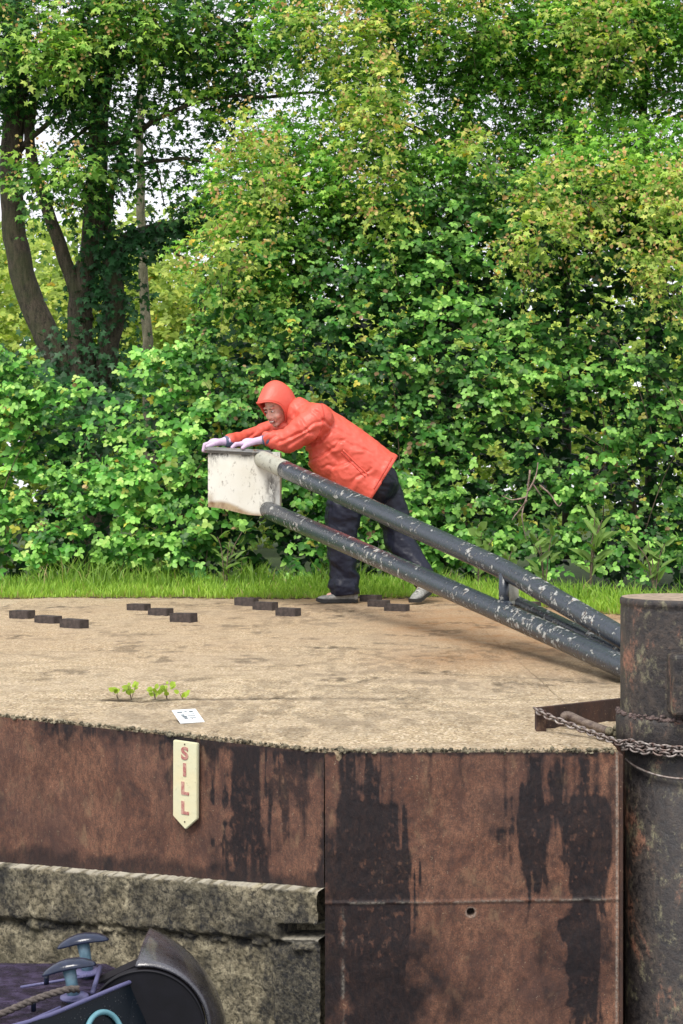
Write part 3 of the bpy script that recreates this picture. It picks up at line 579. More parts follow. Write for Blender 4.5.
# ------------------------------------------------------------------ boat bow
ZD = -.51
boat = empty('narrowboat', (-1.4, 3.3, -1.15), 'bow of a narrowboat with wet purple deck and navy side rising beside the concrete wall', 'boat')
bm = bmesh.new()
dk = [(-4.2, 3.70), (-.60, 3.62), (-.50, 3.50), (-.492, 3.37), (-.665, 3.105), (-1.1, 2.75), (-4.2, 2.55)]
def prism(bm, pts, z0, z1):
    a = [bm.verts.new((x, y, z0)) for x, y in pts]; b = [bm.verts.new((x, y, z1)) for x, y in pts]; n = len(pts)
    bm.faces.new(a); bm.faces.new(b); [bm.faces.new((a[i], a[(i+1) % n], b[(i+1) % n], b[i])) for i in range(n)]; bmesh.ops.recalc_face_normals(bm, faces=bm.faces)
prism(bm, dk, ZD-.05, ZD); bm_obj('deck', bm, M['deck'], boat)
bm = bmesh.new(); prism(bm, [(x*1.0, y+(.0 if y > 3.4 else .01)) for x, y in [(-4.2, 3.69), (-.62, 3.60), (-.52, 3.48), (-.51, 3.36), (-.68, 3.11), (-1.1, 2.77), (-4.2, 2.57)]], -1.3, ZD-.052); bm_obj('hull', bm, M['navy'], boat)
P1, P2, P3 = Vector((-.492, 3.365, -.466)), Vector((-.665, 3.10, -.466)), Vector((-1.1, 2.76, -.466))
fn_ = Vector((.80, -.50, -.30))
bm = bmesh.new()
q1 = [P1, P2, P3]; q2 = [P1+Vector((.20, -.10, -.62)), P2+Vector((.16, -.14, -.62)), P3+Vector((.05, -.14, -.62))]
for a, b in ((0, 1), (1, 2)): poly(bm, [q1[a], q2[a], q2[b], q1[b]])
bmesh.ops.remove_doubles(bm, verts=bm.verts, dist=.0005); bmesh.ops.recalc_face_normals(bm, faces=bm.faces)
bmesh.ops.solidify(bm, geom=list(bm.faces), thickness=-.02); bm_obj('side_panel', bm, M['navy'], boat)
bm = bmesh.new(); add_tube(bm, soft(densify([P1+Vector((.012, .004, -.012)), P1, P2, P3], 8), 2), .005, 12); bm_obj('edge_trim', bm, M['trim'], boat, True)
n_ = (q2[0]-P1).cross(P2-P1).normalized(); n_ = n_ if n_.y < 0 else -n_
ax1 = (P2-P1).normalized(); ax2 = n_.cross(ax1).normalized(); rc = at(103, 1040, 3.17)
ry = (at(103, 1039, 3.17)-Vector((0, 0, CZ))).normalized(); rc = Vector((0, 0, CZ))+ry*((P1-Vector((0, 0, CZ))).dot(n_)/ry.dot(n_)) + n_*.004
bm = bmesh.new(); add_tube(bm, [rc+(ax1*math.cos(a)+ax2*math.sin(a))*.056 for a in [2*math.pi*k/40 for k in range(40)]], .0065, 8, closed=True)
bm_obj('painted_ring', bm, M['ring_blue'], boat, True)
# rounded bow fender: dark disc with a flared rubber band round it
fc_ = at(145, 1030, 3.36); rcn = at(106, 1042, 3.60); rf0, rr0 = 60*3.36/F, 119*3.60/F
def ruled(f0, f1, r0, r1, th, n=56, m=10, bul=.012):
    bm = bmesh.new(); g = []
    for i in range(n+1):
        t_ = i/n; a = R(f0+(f1-f0)*t_); c_ = R(r0+(r1-r0)*t_); A_ = fc_+Vector((math.cos(a), 0, math.sin(a)))*(rf0+.004); B_ = rcn+Vector((math.cos(c_), 0, math.sin(c_)))*rr0; row = []
        for j in range(m+1):
            s = j/m; q = A_.lerp(B_, s); o_ = Vector((math.cos((a+c_)/2), 0, math.sin((a+c_)/2))); row.append(bm.verts.new(q+o_*(bul*math.sin(math.pi*s))))
        g.append(row)
    for i in range(n):
        for j in range(m): bm.faces.new((g[i][j], g[i+1][j], g[i+1][j+1], g[i][j+1]))
    bmesh.ops.recalc_face_normals(bm, faces=bm.faces); bmesh.ops.solidify(bm, geom=list(bm.faces), thickness=.007); return bm
bm_obj('bow_hood', ruled(99, -70, 69, -60, .007), M['rubber'], boat, True)
bm = bmesh.new(); bmesh.ops.create_cone(bm, segments=96, radius1=rf0, radius2=rf0, depth=.03, cap_ends=True, matrix=Matrix.Translation((fc_.x, 3.365, fc_.z)) @ Matrix.Rotation(R(90), 4, 'X'))
bmesh.ops.bevel(bm, geom=[e for e in bm.edges if len(e.link_faces) == 2 and e.calc_face_angle() > .8], offset=.003, segments=2, affect='EDGES'); bm_obj('hood_disc', bm, M['disc'], boat, False)
bm = bmesh.new(); add_tube(bm, [fc_+Vector((math.cos(R(a))*rf0, -.012, math.sin(R(a))*rf0)) for a in range(-60, 150, 5)], .0025, 8); bm_obj('disc_rim', bm, M['disc'], boat, True)
bm = bmesh.new(); prism(bm, [(0, 0)]*0 or [(at(92, 990, 3.46).x, 3.47), (at(141, 990, 3.46).x, 3.47), (at(141, 990, 3.46).x, 3.53), (at(92, 990, 3.46).x, 3.53)], at(0, 1010, 3.47).z, at(0, 986, 3.47).z)
for v_ in bm.verts:
    if v_.co.z > at(0, 1000, 3.47).z and v_.co.x > at(120, 0, 3.46).x: v_.co.z = at(0, 963, 3.47).z
bm_obj('stem_post', bm, M['disc'], boat, False)
def stud(bx, by, Yd, cxp, cyp, tilt):
    b = at(bx, by, Yd); t_ = at(cxp, cyp, Yd)
    bm = bmesh.new(); add_tube(bm, [b-Vector((0, 0, .02)), b.lerp(t_, .5), t_], [.0155, .014, .0165], 20); p = bm_obj('stud_post', bm, M['stud_blue'], boat, True)
    bm = bmesh.new(); bmesh.ops.create_uvsphere(bm, u_segments=32, v_segments=16, radius=1)
    for v in bm.verts:
        z = v.co.z; v.co = Vector((v.co.x*.066, v.co.y*.028, (z*.017 if z > 0 else z*.006) - .010*v.co.x**2))
    bmesh.ops.transform(bm, matrix=Matrix.Translation(t_) @ Matrix.Rotation(R(tilt), 4, 'Y'), verts=bm.verts); bm_obj('stud_cap', bm, M['stud_cap'], boat, True)
    bm = bmesh.new(); add_lathe(bm, [(.034, 0), (.034, .004), (.03, .007), (.016, .009)], b-Vector((0, 0, .004)), 24); bm_obj('stud_foot', bm, M['trim'], boat, True)
stud(88, 972, 3.52, 82, 941, -10); stud(74, 997, 3.34, 68, 967, -12)
for a, b, r in ((at(20, 988, 3.40), at(98, 975, 3.47), .0035), (at(10, 1030, 3.2), at(60, 1008, 3.26), .0035), (at(100, 968, 3.5), at(92, 994, 3.36), .006)):
    bm = bmesh.new(); add_tube(bm, [a, a.lerp(b, .5), b], r, 8); bm_obj('deck_rib', bm, M['trim'], boat, True)
for a in (at(46, 985, 3.36), at(33, 1012, 3.27)):
    bm = bmesh.new(); add_tube(bm, [a, a+Vector((0, 0, .028))], .006, 10); bm_obj('deck_pin', bm, M['stud_cap'], boat, True)
rp = bez([at(78, 990, 3.31), at(64, 991, 3.285), at(35, 1000, 3.26), at(0, 1015, 3.22), at(-60, 1040, 3.15)], 24)
bm = bmesh.new()
L_ = 0; ps = [[], [], []]
for i, p in enumerate(rp):
    if i: L_ += (p-rp[i-1]).length
    T = (rp[min(i+1, len(rp)-1)]-rp[max(i-1, 0)]).normalized(); u = T.cross(Vector((0, 0, 1))).normalized(); v = T.cross(u)
    for s in range(3): a = L_*2*math.pi/.045+s*2.094; ps[s].append(p+(u*math.cos(a)+v*math.sin(a))*.0042)
for s in range(3): add_tube(bm, ps[s], .0046, 8)
tag(bm_obj('mooring_rope', bm, M['rope'], None, True), 'grey twisted rope tied round the nearer deck stud of the boat', 'rope')
# ------------------------------------------------------------------ vegetation
OVAL = (np.array([(0, 0, 0), (.24, .33, .06), (.66, .34, .03), (1, 0, -.08), (.66, -.34, .03), (.24, -.33, .06)]), [(0, 3, 2, 1), (0, 5, 4, 3)])
def _maple():
    o = [(0, 0, 0), (.02, .34, -.05), (.26, .17, .03), (.52, .50, -.07), (.58, .17, .03), (1, 0, -.10), (.58, -.17, .03), (.52, -.50, -.07), (.26, -.17, .03), (.02, -.34, -.05)]
    v = [(.34, 0, .02)] + o; f = [(0, 1, 2, 3), (0, 3, 4, 5), (0, 5, 6, 7), (0, 7, 8, 9), (0, 9, 10, 1)]; return np.array(v), f
MAPLE = _maple()
LONG = (np.array([(0, 0, 0), (.25, .13, .03), (.65, .11, .0), (1, 0, -.18), (.65, -.11, .0), (.25, -.13, .03)]), [(0, 3, 2, 1), (0, 5, 4, 3)])
def nrm(a): return a/np.maximum(1e-9, np.linalg.norm(a, axis=-1, keepdims=True))
def leaves(P, D, N, size, col, tpl, curl=None):
    tv, tf = tpl; D = nrm(D); N = nrm(N-D*(N*D).sum(-1, keepdims=True)); Sd = np.cross(N, D); s = size[:, None, None]
    V = P[:, None] + s*(tv[None, :, 0:1]*D[:, None] + tv[None, :, 1:2]*Sd[:, None] + tv[None, :, 2:3]*N[:, None])
    k = len(tv); Fc = (np.arange(len(P))*k)[:, None, None] + np.array(tf)[None]
    C = np.repeat(col[:, None], k, 1); C = C*(1+.10*(tv[None, :, 0:1]-.4))
    return V.reshape(-1, 3), Fc.reshape(-1, len(tf[0])), C.reshape(-1, 3)
class Fol:
    def __init__(s): s.V = []; s.F = []; s.C = []; s.n = 0; s.stems = []
    def add(s, v, f, c): s.V.append(v); s.F.append(f+s.n); s.C.append(c); s.n += len(v)
    def obj(s, name, mat, parent=None):
        return link(name, np_mesh(name, np.concatenate(s.V), np.concatenate(s.F), {'col': np.concatenate(s.C)}), mat, parent)
UP = np.array([0, 0, 1.0]); OUT = np.array([0, -1.0, 0])
def shoots(fol, p0, d, L, nodes, tpl, size, dark, mid, lite, triple=True, outw=.8, flat=.8, droop=.35, var=None, yellow=0.0, tipstart=.55, liteprob=None):
    """p0,d (n,3); L (n,) ; leaves along each shoot. colours run from dark at the base to light at the tip"""
    n = len(p0); d = nrm(d); br = rng.random(n) if var is None else var; paths = []
    for k in range(nodes):
        t = (k+.5+rng.random(n)*.5)/nodes; p = p0 + d*(L*t)[:, None] - UP*(droop*L*t*t)[:, None]
        T = nrm(d - UP*(2*droop*t)[:, None]); sd = nrm(np.cross(T, UP)+rng.normal(0, .25, (n, 3))); sg = (1 if k % 2 else -1)
        dr = nrm(T*.55 + sd*sg*.8 + rng.normal(0, .28, (n, 3)) - UP*.10)
        N = nrm(UP*flat + OUT*outw + rng.normal(0, .38, (n, 3)))
        sz = size*(.5+.8*rng.random(n)**.8)*(1-.35*t)*(.85+.3*br)
        a = np.clip((t-tipstart)/(1-tipstart), 0, 1)*(.35+.65*br); a = np.clip(a + .22*(br-.45), 0, 1)[:, None]
        base = dark + (mid-dark)*np.clip(.2+.8*br+rng.normal(0, .18, n), 0, 1)[:, None]; col = base + (lite-base)*a
        y = (rng.random(n) < yellow)[:, None]; col = np.where(y, col*np.array([2.2, 1.0, .8]), col); col = col*(1+rng.normal(0, .13, (n, 1)))
        col = np.clip(col, .004, .7)
        if triple:
            st = p + dr*(sz*.5)[:, None]; dn = nrm(dr-N*(dr*N).sum(-1, keepdims=True)); s2 = np.cross(N, dn)
            for ang, m in ((0, 1.0), (88, .85), (-88, .85)):
                dd_ = nrm(dn*math.cos(R(ang)) + s2*math.sin(R(ang)) + rng.normal(0, .10, (n, 3)) - N*.12); Nn = N + rng.normal(0, .18, (n, 3))
                fol.add(*leaves(st, dd_, Nn, sz*m, col*(1+rng.normal(0, .06, (n, 1))), tpl))
        else:
            for sgn_ in ((1, -1) if tpl is MAPLE else (1,)):
                dr2 = nrm(T*.5+sd*sgn_*.8+rng.normal(0, .3, (n, 3))-UP*.25); fol.add(*leaves(p+dr2*(sz*.35)[:, None], dr2, N+rng.normal(0, .2, (n, 3)), sz, col*(1+rng.normal(0, .08, (n, 1))), tpl))
def stems_obj(name, p0, d, L, r, mat, parent, droop=.35, frac=1.0, seg=5):
    V = []; Fq = []; n0 = 0; sel = np.where(rng.random(len(p0)) < frac)[0]; d = nrm(d); k = np.arange(seg+1)/seg; ang = np.array([0, 2.09, 4.19])
    for i in sel:
        pts = p0[i] + d[i]*L[i]*k[:, None] - UP*(droop*L[i]*k*k)[:, None]; s1 = nrm(np.cross(d[i], UP)[None])[0]; s2 = np.cross(d[i], s1)
        rr = r*(1-.7*k); ring = pts[:, None] + rr[:, None, None]*(np.cos(ang)[None, :, None]*s1 + np.sin(ang)[None, :, None]*s2); V.append(ring.reshape(-1, 3))
        for j in range(seg):
            for q in range(3): Fq.append((n0+j*3+q, n0+j*3+(q+1) % 3, n0+j*3+3+(q+1) % 3, n0+j*3+3+q))
        n0 += (seg+1)*3
    o = link(name, np_mesh(name, np.concatenate(V), np.array(Fq)), mat, parent); o['kind'] = 'stuff'; return o
def c3(*a): return np.array(a, dtype=float)
# ---- the bramble hedge: a bulging front surface
def hedge_y(x, z): return 11.05 + .10*z + .05*z*z + .75*(fbm(np.stack([x*1.1, z*1.1, x*0+2.5], -1), 3)-.5) + .30*(fbm(np.stack([x*3.4, z*3.4, x*0+8], -1), 2)-.5)
def hedge_section(name, label, cat, x0, x1, topf, dens, dark, mid, lite, size=.068, seed=0, yellow=.02, group=None):
    root = empty(name, ((x0+x1)/2, 11.4, 0), label, cat, group)
    zmax = 5.2; n = int(dens*(x1-x0)*zmax); x = rng.uniform(x0, x1, n); z = rng.uniform(.02, 1, n)*zmax; top = topf(x) + .35*(fbm(np.stack([x*2.5, x*0, x*0+seed], -1), 3)-.5)
    keep = z < top; x, z, top = x[keep], z[keep], top[keep]
    dep = rng.exponential(.20, len(x)); dep = np.where(dep > .8, rng.uniform(0, .8, len(x)), dep)
    cn = fbm(np.stack([x*2.6, z*2.6, dep*3+seed*3.1], -1), 3); keep = (cn > .44) | (dep > .30) ; x, z, dep, top, cn = x[keep], z[keep], dep[keep], top[keep], cn[keep]
    y = hedge_y(x, z) + dep + .12; m = len(x)
    d = np.stack([rng.normal(0, .55, m), -.75+rng.normal(0, .35, m), .55+rng.normal(0, .45, m)], -1); L = rng.uniform(.12, .34, m)*np.where(dep < .25, 1.15, .9)
    big = fbm(np.stack([x*1.3, z*1.3, x*0+seed+30], -1), 3); var = np.clip(rng.random(m)*.75 + .9*(big-.45)*1.6 - dep*.5 + .10, 0, 1)  # deeper shoots get darker leaves, hedge shade put into the colour
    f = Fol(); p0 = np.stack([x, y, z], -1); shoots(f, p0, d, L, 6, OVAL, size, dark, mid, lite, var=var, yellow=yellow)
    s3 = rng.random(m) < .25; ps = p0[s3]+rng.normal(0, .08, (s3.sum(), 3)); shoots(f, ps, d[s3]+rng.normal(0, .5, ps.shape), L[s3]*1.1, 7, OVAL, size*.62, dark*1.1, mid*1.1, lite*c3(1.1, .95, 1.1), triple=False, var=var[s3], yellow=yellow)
    s4 = rng.random(m) < .035; ps = p0[s4]-OUT*-.05; shoots(f, ps, d[s4], L[s4], 4, OVAL, size*.8, c3(.16, .10, .05), c3(.30, .20, .10), c3(.42, .30, .16), triple=False)
    # inside of the bush, its shade put into darker leaf colours
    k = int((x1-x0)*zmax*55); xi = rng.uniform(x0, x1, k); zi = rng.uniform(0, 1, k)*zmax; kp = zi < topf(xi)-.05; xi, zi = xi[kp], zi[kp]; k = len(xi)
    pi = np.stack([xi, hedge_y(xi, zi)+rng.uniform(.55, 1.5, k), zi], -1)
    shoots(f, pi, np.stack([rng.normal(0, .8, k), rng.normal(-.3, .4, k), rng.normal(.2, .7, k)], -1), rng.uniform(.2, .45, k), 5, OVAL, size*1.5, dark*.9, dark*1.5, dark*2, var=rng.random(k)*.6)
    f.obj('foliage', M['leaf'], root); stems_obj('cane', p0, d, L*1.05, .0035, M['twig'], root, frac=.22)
    # long arching canes inside the hedge
    k = int((x1-x0)*12); xx = rng.uniform(x0, x1, k); q0 = np.stack([xx, hedge_y(xx, xx*0+.3)+rng.uniform(.15, .7, k), rng.uniform(0, 1.2, k)], -1)
    q0[:, 2] *= np.minimum(1, topf(xx)/2.5); stems_obj('stem', q0[::3], np.stack([rng.normal(0, .5, k), rng.normal(-.10, .2, k), 1+rng.random(k)], -1)[::3], (rng.uniform(.8, 1.0, k)*np.minimum(topf(xx)*.55, 2.4))[::3], .006, M['twig'], root, droop=.45, seg=10)
    return root
def X(px, Y=11.5): return (px-CX)*Y/F
def Zp(py, Y=11.5): return CZ-(py-HY)*Y/F
def topfn(pts, Y=11.6):
    a = np.array([X(p[0], Y) for p in pts]); b = np.array([Zp(p[1], Y) for p in pts]); return lambda x: np.interp(x, a, b)
DK, MD, LT = c3(.012, .052, .015), c3(.078, .29, .040), c3(.42, .76, .16)  # tones of shaded, middling and lit leaves, light put into the colour
hedge_section('bramble_bush', 'pale green leafy bramble bank left of the walker, below the many-stemmed tree', 'bush', -4.3, X(205), topfn([(-300, 330), (0, 345), (60, 375), (110, 385), (150, 360), (205, 320)]), 200, DK*1.2, MD*1.15, LT*1.15, seed=1, yellow=.03)
hedge_section('bramble_bush', 'tall leafy bush directly behind the walker in the coral coat', 'bush', X(190), X(430), topfn([(190, 300), (215, 255), (260, 225), (330, 195), (430, 175)]), 200, DK, MD, LT, seed=2)
hedge_section('hawthorn_bush', 'tall dark green bush behind the beam and bollard, reaching the right edge', 'bush', X(415), 4.3, topfn([(415, 185), (500, 165), (560, 180), (620, 150), (683, 150), (900, 140)]), 200, DK*.75, MD*.85, LT*.95, size=.065, seed=3)

# ---- trees
def limb(bm, pts, r0, r1, n=14, wob=.02):
    P = bez(pts, 6); P = [p + Vector((random.gauss(0, wob), random.gauss(0, wob), random.gauss(0, wob)))*.5 for p in P]; m = len(P)-1; P = soft(P, 1)
    add_tube(bm, P, [r0+(r1-r0)*i/m for i in range(m+1)], n)
def crown(root, clumps, lite, mid, dark, size=.06, dens=1.0, mat='leaf_soft', keys=None, tpl=MAPLE, twig=True, nodes=4, soft_=1.0, gap=.43, triple=False):
    f = Fol(); P0 = []; D = []; LL = []; VV = []; 
    for (c, r, k, b) in clumps:
        n = int(k*dens); u = nrm(rng.normal(0, 1, (n, 3))); rad = rng.random(n)**.45; p = np.array(c) + u*rad[:, None]*np.array(r)
        cn = fbm(p*2.8+50, 3); kp = cn > gap; p = p[kp]; u = u[kp]; rad = rad[kp]
        d = u*.7 + np.array([0, -.35, .15]) + rng.normal(0, .45, p.shape); P0.append(p); D.append(d); LL.append(rng.uniform(.15, .38, len(p)))
        VV.append(np.clip(rng.random(len(p))*.7 + b + .25*(u[:, 2]*rad), 0, 1))  # top of each clump paler, underside darker: toplight put into leaf colour
    P0 = np.concatenate(P0); D = np.concatenate(D); LL = np.concatenate(LL); VV = np.concatenate(VV)
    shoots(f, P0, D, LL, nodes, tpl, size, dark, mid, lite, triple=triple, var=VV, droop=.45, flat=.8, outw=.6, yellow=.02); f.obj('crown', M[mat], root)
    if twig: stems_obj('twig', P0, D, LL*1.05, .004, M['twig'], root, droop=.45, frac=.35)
    if keys is not None:      # bunches of winged seeds
        sel = (VV > keys[0]) & (rng.random(len(VV)) < keys[1]); p = P0[sel] + nrm(D[sel])*(LL[sel]*.7)[:, None]; fk = Fol(); m = len(p)
        for j in range(6):
            q = p + rng.normal(0, .035, (m, 3)); dd_ = np.stack([rng.normal(0, .8, m), rng.normal(-.2, .4, m), rng.normal(-.5, .5, m)], -1)
            col = np.where(rng.random((m, 1)) < .5, c3(.56, .34, .16), c3(.62, .54, .20))*(1+rng.normal(0, .15, (m, 1))); fk.add(*leaves(q, dd_, rng.normal(0, 1, (m, 3))+OUT, rng.uniform(.022, .038, m), np.clip(col, 0, 1), LONG if False else OVAL))
        o = fk.obj('seed_bunches', M['leaf_soft'], root); o['kind'] = 'stuff'
    return P0
# left: many-stemmed tree
YT = 13.6; s_ = YT/F
def C(px, py, Y, rx, ry, rz, k, b=.0): return ((px-CX)*Y/F, Y, CZ-(py-HY)*Y/F), (rx*Y/F, ry, rz*Y/F), k, b
t1 = empty('field_maple', at(80, 560, YT), 'old tree with several thick leaning stems and dark crown at the left', 'tree'); t1.location.z = 0
T = lambda px, py, dy=0: at(px, py, YT+dy)
bm = bmesh.new()
limb(bm, [T(92, 575), T(95, 450), T(85, 390), T(52, 345), T(27, 290), T(14, 225), T(11, 150), T(20, 60), T(8, -60)], .155, .085)
limb(bm, [T(90, 480, -.02), T(84, 380, -.1), T(80, 310, -.1), T(92, 250), T(96, 190), T(100, 110), T(112, 20), T(118, -70)], .135, .07)
limb(bm, [T(86, 320, -.12), T(66, 262, -.1), T(45, 200, -.05), T(30, 130), T(50, 40)], .075, .04)
limb(bm, [T(92, 420, .05), T(108, 350, -.05), T(116, 300, -.1), T(112, 262, -.1), T(132, 238), T(170, 228), T(200, 222), T(226, 214)], .115, .045)
bm_obj('trunk', bm, M['bark'], t1, True)
for pts, r in (([T(98, 150), T(125, 138), T(160, 118, -.2), T(215, 98, -.3), T(300, 96, -.3)], .035), ([T(97, 185), T(140, 165), T(185, 160, -.2), T(232, 172, -.2)], .028), ([T(14, 200), T(60, 175, .2), T(120, 205, .3)], .025),
               ([T(150, 232), T(178, 255, -.1), T(220, 278, -.2)], .018), ([T(108, 60), T(170, 62), T(240, 40)], .03), ([T(112, 262), T(108, 215, .1), T(122, 150, .3), T(150, 60, .4)], .05), ([T(116, 120), T(150, 150), T(165, 205)], .016), ([T(20, 150), T(62, 110, -.3), T(90, 60, -.4)], .03), ([T(100, 120), T(60, 150, -.4), T(20, 190, -.6)], .02)):
    bm = bmesh.new(); limb(bm, pts, r, r*.35, 9, .03); bm_obj('branch', bm, M['bark'], t1, True)
cl = [C(40, 30, 13.2, 75, .8, 70, 420, .0), C(20, 70, 13.3, 70, .7, 45, 260, -.1), C(100, 85, 13.5, 60, .7, 48, 200, -.1), C(170, 20, 13.4, 80, .8, 55, 330, .05), C(95, 10, 13.8, 90, .8, 60, 260, -.1),
      C(50, 190, 13.1, 42, .3, 26, 45, .05), C(98, 150, 13.2, 32, .3, 50, 130, -.15), C(215, 75, 13.6, 55, .6, 38, 150, 0), C(180, 175, 13.8, 45, .4, 26, 50, -.2), C(215, 215, 13.5, 30, .3, 16, 90, -.3), C(150, 140, 13.9, 50, .5, 26, 30, -.15),
      C(-120, 60, 13.4, 110, .9, 140, 500, 0), C(245, 25, 13.6, 50, .5, 40, 110, .1), C(210, 120, 13.4, 30, .3, 26, 40, .0), C(40, -90, 13.4, 160, 1, 60, 400, 0)]
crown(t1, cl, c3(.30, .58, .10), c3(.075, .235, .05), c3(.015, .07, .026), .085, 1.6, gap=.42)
cl = [C(30, 40, 12.5, 48, .2, 26, 60, .5), C(70, 60, 12.5, 22, .15, 16, 30, .5), C(50, 178, 12.7, 40, .2, 14, 26, .3), C(85, 175, 12.6, 14, .15, 12, 14, .3), C(150, 30, 12.9, 60, .25, 26, 60, .35), C(110, 10, 12.8, 60, .2, 20, 40, .35), C(190, 110, 13.0, 26, .2, 12, 16, .4)]
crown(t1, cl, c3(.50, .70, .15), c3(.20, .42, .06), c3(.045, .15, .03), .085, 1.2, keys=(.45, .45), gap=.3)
iv = Fol(); k = 2300; tt_ = rng.random(k); side = rng.random(k)
pa = np.array([T(88, 500), T(88, 400), T(80, 350), T(50, 335)]); 
cen = np.where((side < .45)[:, None], np.array(T(86, 345))+ (np.array(T(95, 430))-np.array(T(86, 345)))*tt_[:, None], np.where((side < .75)[:, None], np.array(T(116, 320))+(np.array(T(110, 240))-np.array(T(116, 320)))*tt_[:, None], np.array(T(112, 258))+(np.array(T(225, 216))-np.array(T(112, 258)))*tt_[:, None]))
sp_ = np.where(side < .45, .30, np.where(side < .75, .15, .10))
p = cen + rng.normal(0, 1, (k, 3))*sp_[:, None]*np.array([1, .7, .8]) + np.array([0, -.12, 0])
iv.add(*leaves(p, np.stack([rng.normal(0, .6, k), rng.normal(-.3, .3, k), -.6+rng.normal(0, .4, k)], -1), OUT+.5*UP+rng.normal(0, .35, (k, 3)), rng.uniform(.05, .095, k), c3(.024, .085, .028)*(.6+rng.random((k, 1))*1.2), MAPLE)); iv.obj('ivy', M['leaf'], t1)
# slim young tree behind
t2 = empty('young_tree', at(145, 520, 16.5), 'slim pale straight young trunk standing behind the many-stemmed tree', 'tree'); t2.location.z = 0
bm = bmesh.new(); Q = lambda px, py, dy=0: at(px, py, 16.5+dy); limb(bm, [Q(150, 560), Q(148, 400), Q(146, 330), Q(142, 230), Q(141, 130), Q(140, 20), Q(142, -60)], .075, .03, 12, .03); bm_obj('trunk', bm, M['bark_grey'], t2, True)
crown(t2, [C(140, 60, 16.5, 60, .8, 60, 70, 0), C(130, 200, 16.5, 40, .5, 22, 20, .1), C(150, -40, 16.5, 80, .9, 60, 90, 0)], c3(.20, .32, .05), c3(.09, .19, .03), c3(.03, .07, .02), .09)
# centre maple with yellow seed bunches
t3 = empty('field_maple', at(440, 560, 12.9), 'yellow-green maple hung with reddish seed bunches above the walker', 'tree'); t3.location.z = 0
bm = bmesh.new(); Q = lambda px, py, dy=0: at(px, py, 13.3+dy)
limb(bm, [Q(440, 570), Q(446, 350), Q(458, 200), Q(468, 110), Q(482, 20), Q(490, -60)], .075, .04); limb(bm, [Q(446, 360, .1), Q(410, 220, .1), Q(398, 130, .1), Q(390, 30), Q(380, -60)], .05, .025); bm_obj('trunk', bm, M['bark'], t3, True)
for pts, r in (([Q(462, 160), Q(400, 120, -.2), Q(330, 95, -.2), Q(262, 95)], .025), ([Q(475, 60), Q(540, 30, -.1), Q(600, 10)], .03), ([Q(400, 150), Q(350, 165, -.3), Q(270, 190, -.4)], .02)):
    bm = bmesh.new(); limb(bm, pts, r, r*.35, 8, .03); bm_obj('branch', bm, M['bark'], t3, True)
YL, YM, YD = c3(.46, .72, .12), c3(.22, .51, .065), c3(.055, .19, .034)  # YD carries the shade deep in the crown as leaf colour
cl = [C(340, 250, 12.6, 110, .5, 40, 200, -.1), C(480, 230, 12.8, 90, .5, 40, 200, -.25), C(410, 180, 12.8, 60, .5, 40, 130, -.2), C(340, 20, 12.7, 90, .7, 50, 300, .1), C(440, 30, 12.9, 90, .7, 50, 300, .0), C(250, 190, 12.3, 50, .4, 40, 130, .1), C(300, 140, 12.5, 50, .4, 26, 90, .1), C(240, 260, 12.0, 50, .3, 40, 120, .15), C(300, 210, 12.3, 60, .4, 40, 150, .1),
      C(370, 110, 12.3, 26, .3, 50, 90, .2), C(420, 110, 13, 60, .5, 50, 120, -.2), C(490, 100, 13.1, 60, .6, 60, 170, -.25), C(360, 180, 12.2, 50, .4, 30, 110, .1), C(540, 40, 12.9, 60, .6, 50, 180, .05), C(400, -80, 12.8, 220, 1, 60, 500, 0), C(275, 50, 13.0, 40, .5, 40, 80, 0), C(470, 170, 12.6, 60, .5, 30, 130, -.1), C(330, 80, 13, 40, .4, 26, 40, 0)]
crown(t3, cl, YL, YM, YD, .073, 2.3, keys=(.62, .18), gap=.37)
cl = [C(355, 50, 11.9, 30, .2, 50, 60, .5), C(372, 130, 11.7, 18, .15, 60, 60, .5), C(380, 210, 11.6, 14, .12, 34, 26, .5), C(255, 175, 11.6, 30, .2, 60, 60, .35), C(230, 250, 11.3, 26, .2, 40, 40, .3), C(480, 150, 11.7, 14, .12, 26, 14, .45), C(320, 30, 12, 50, .2, 26, 40, .4), C(450, 20, 12.1, 50, .2, 22, 40, .4)]
crown(t3, cl, c3(.62, .68, .16), c3(.30, .46, .08), c3(.07, .16, .03), .066, 1.25, keys=(.4, .6), gap=.3)
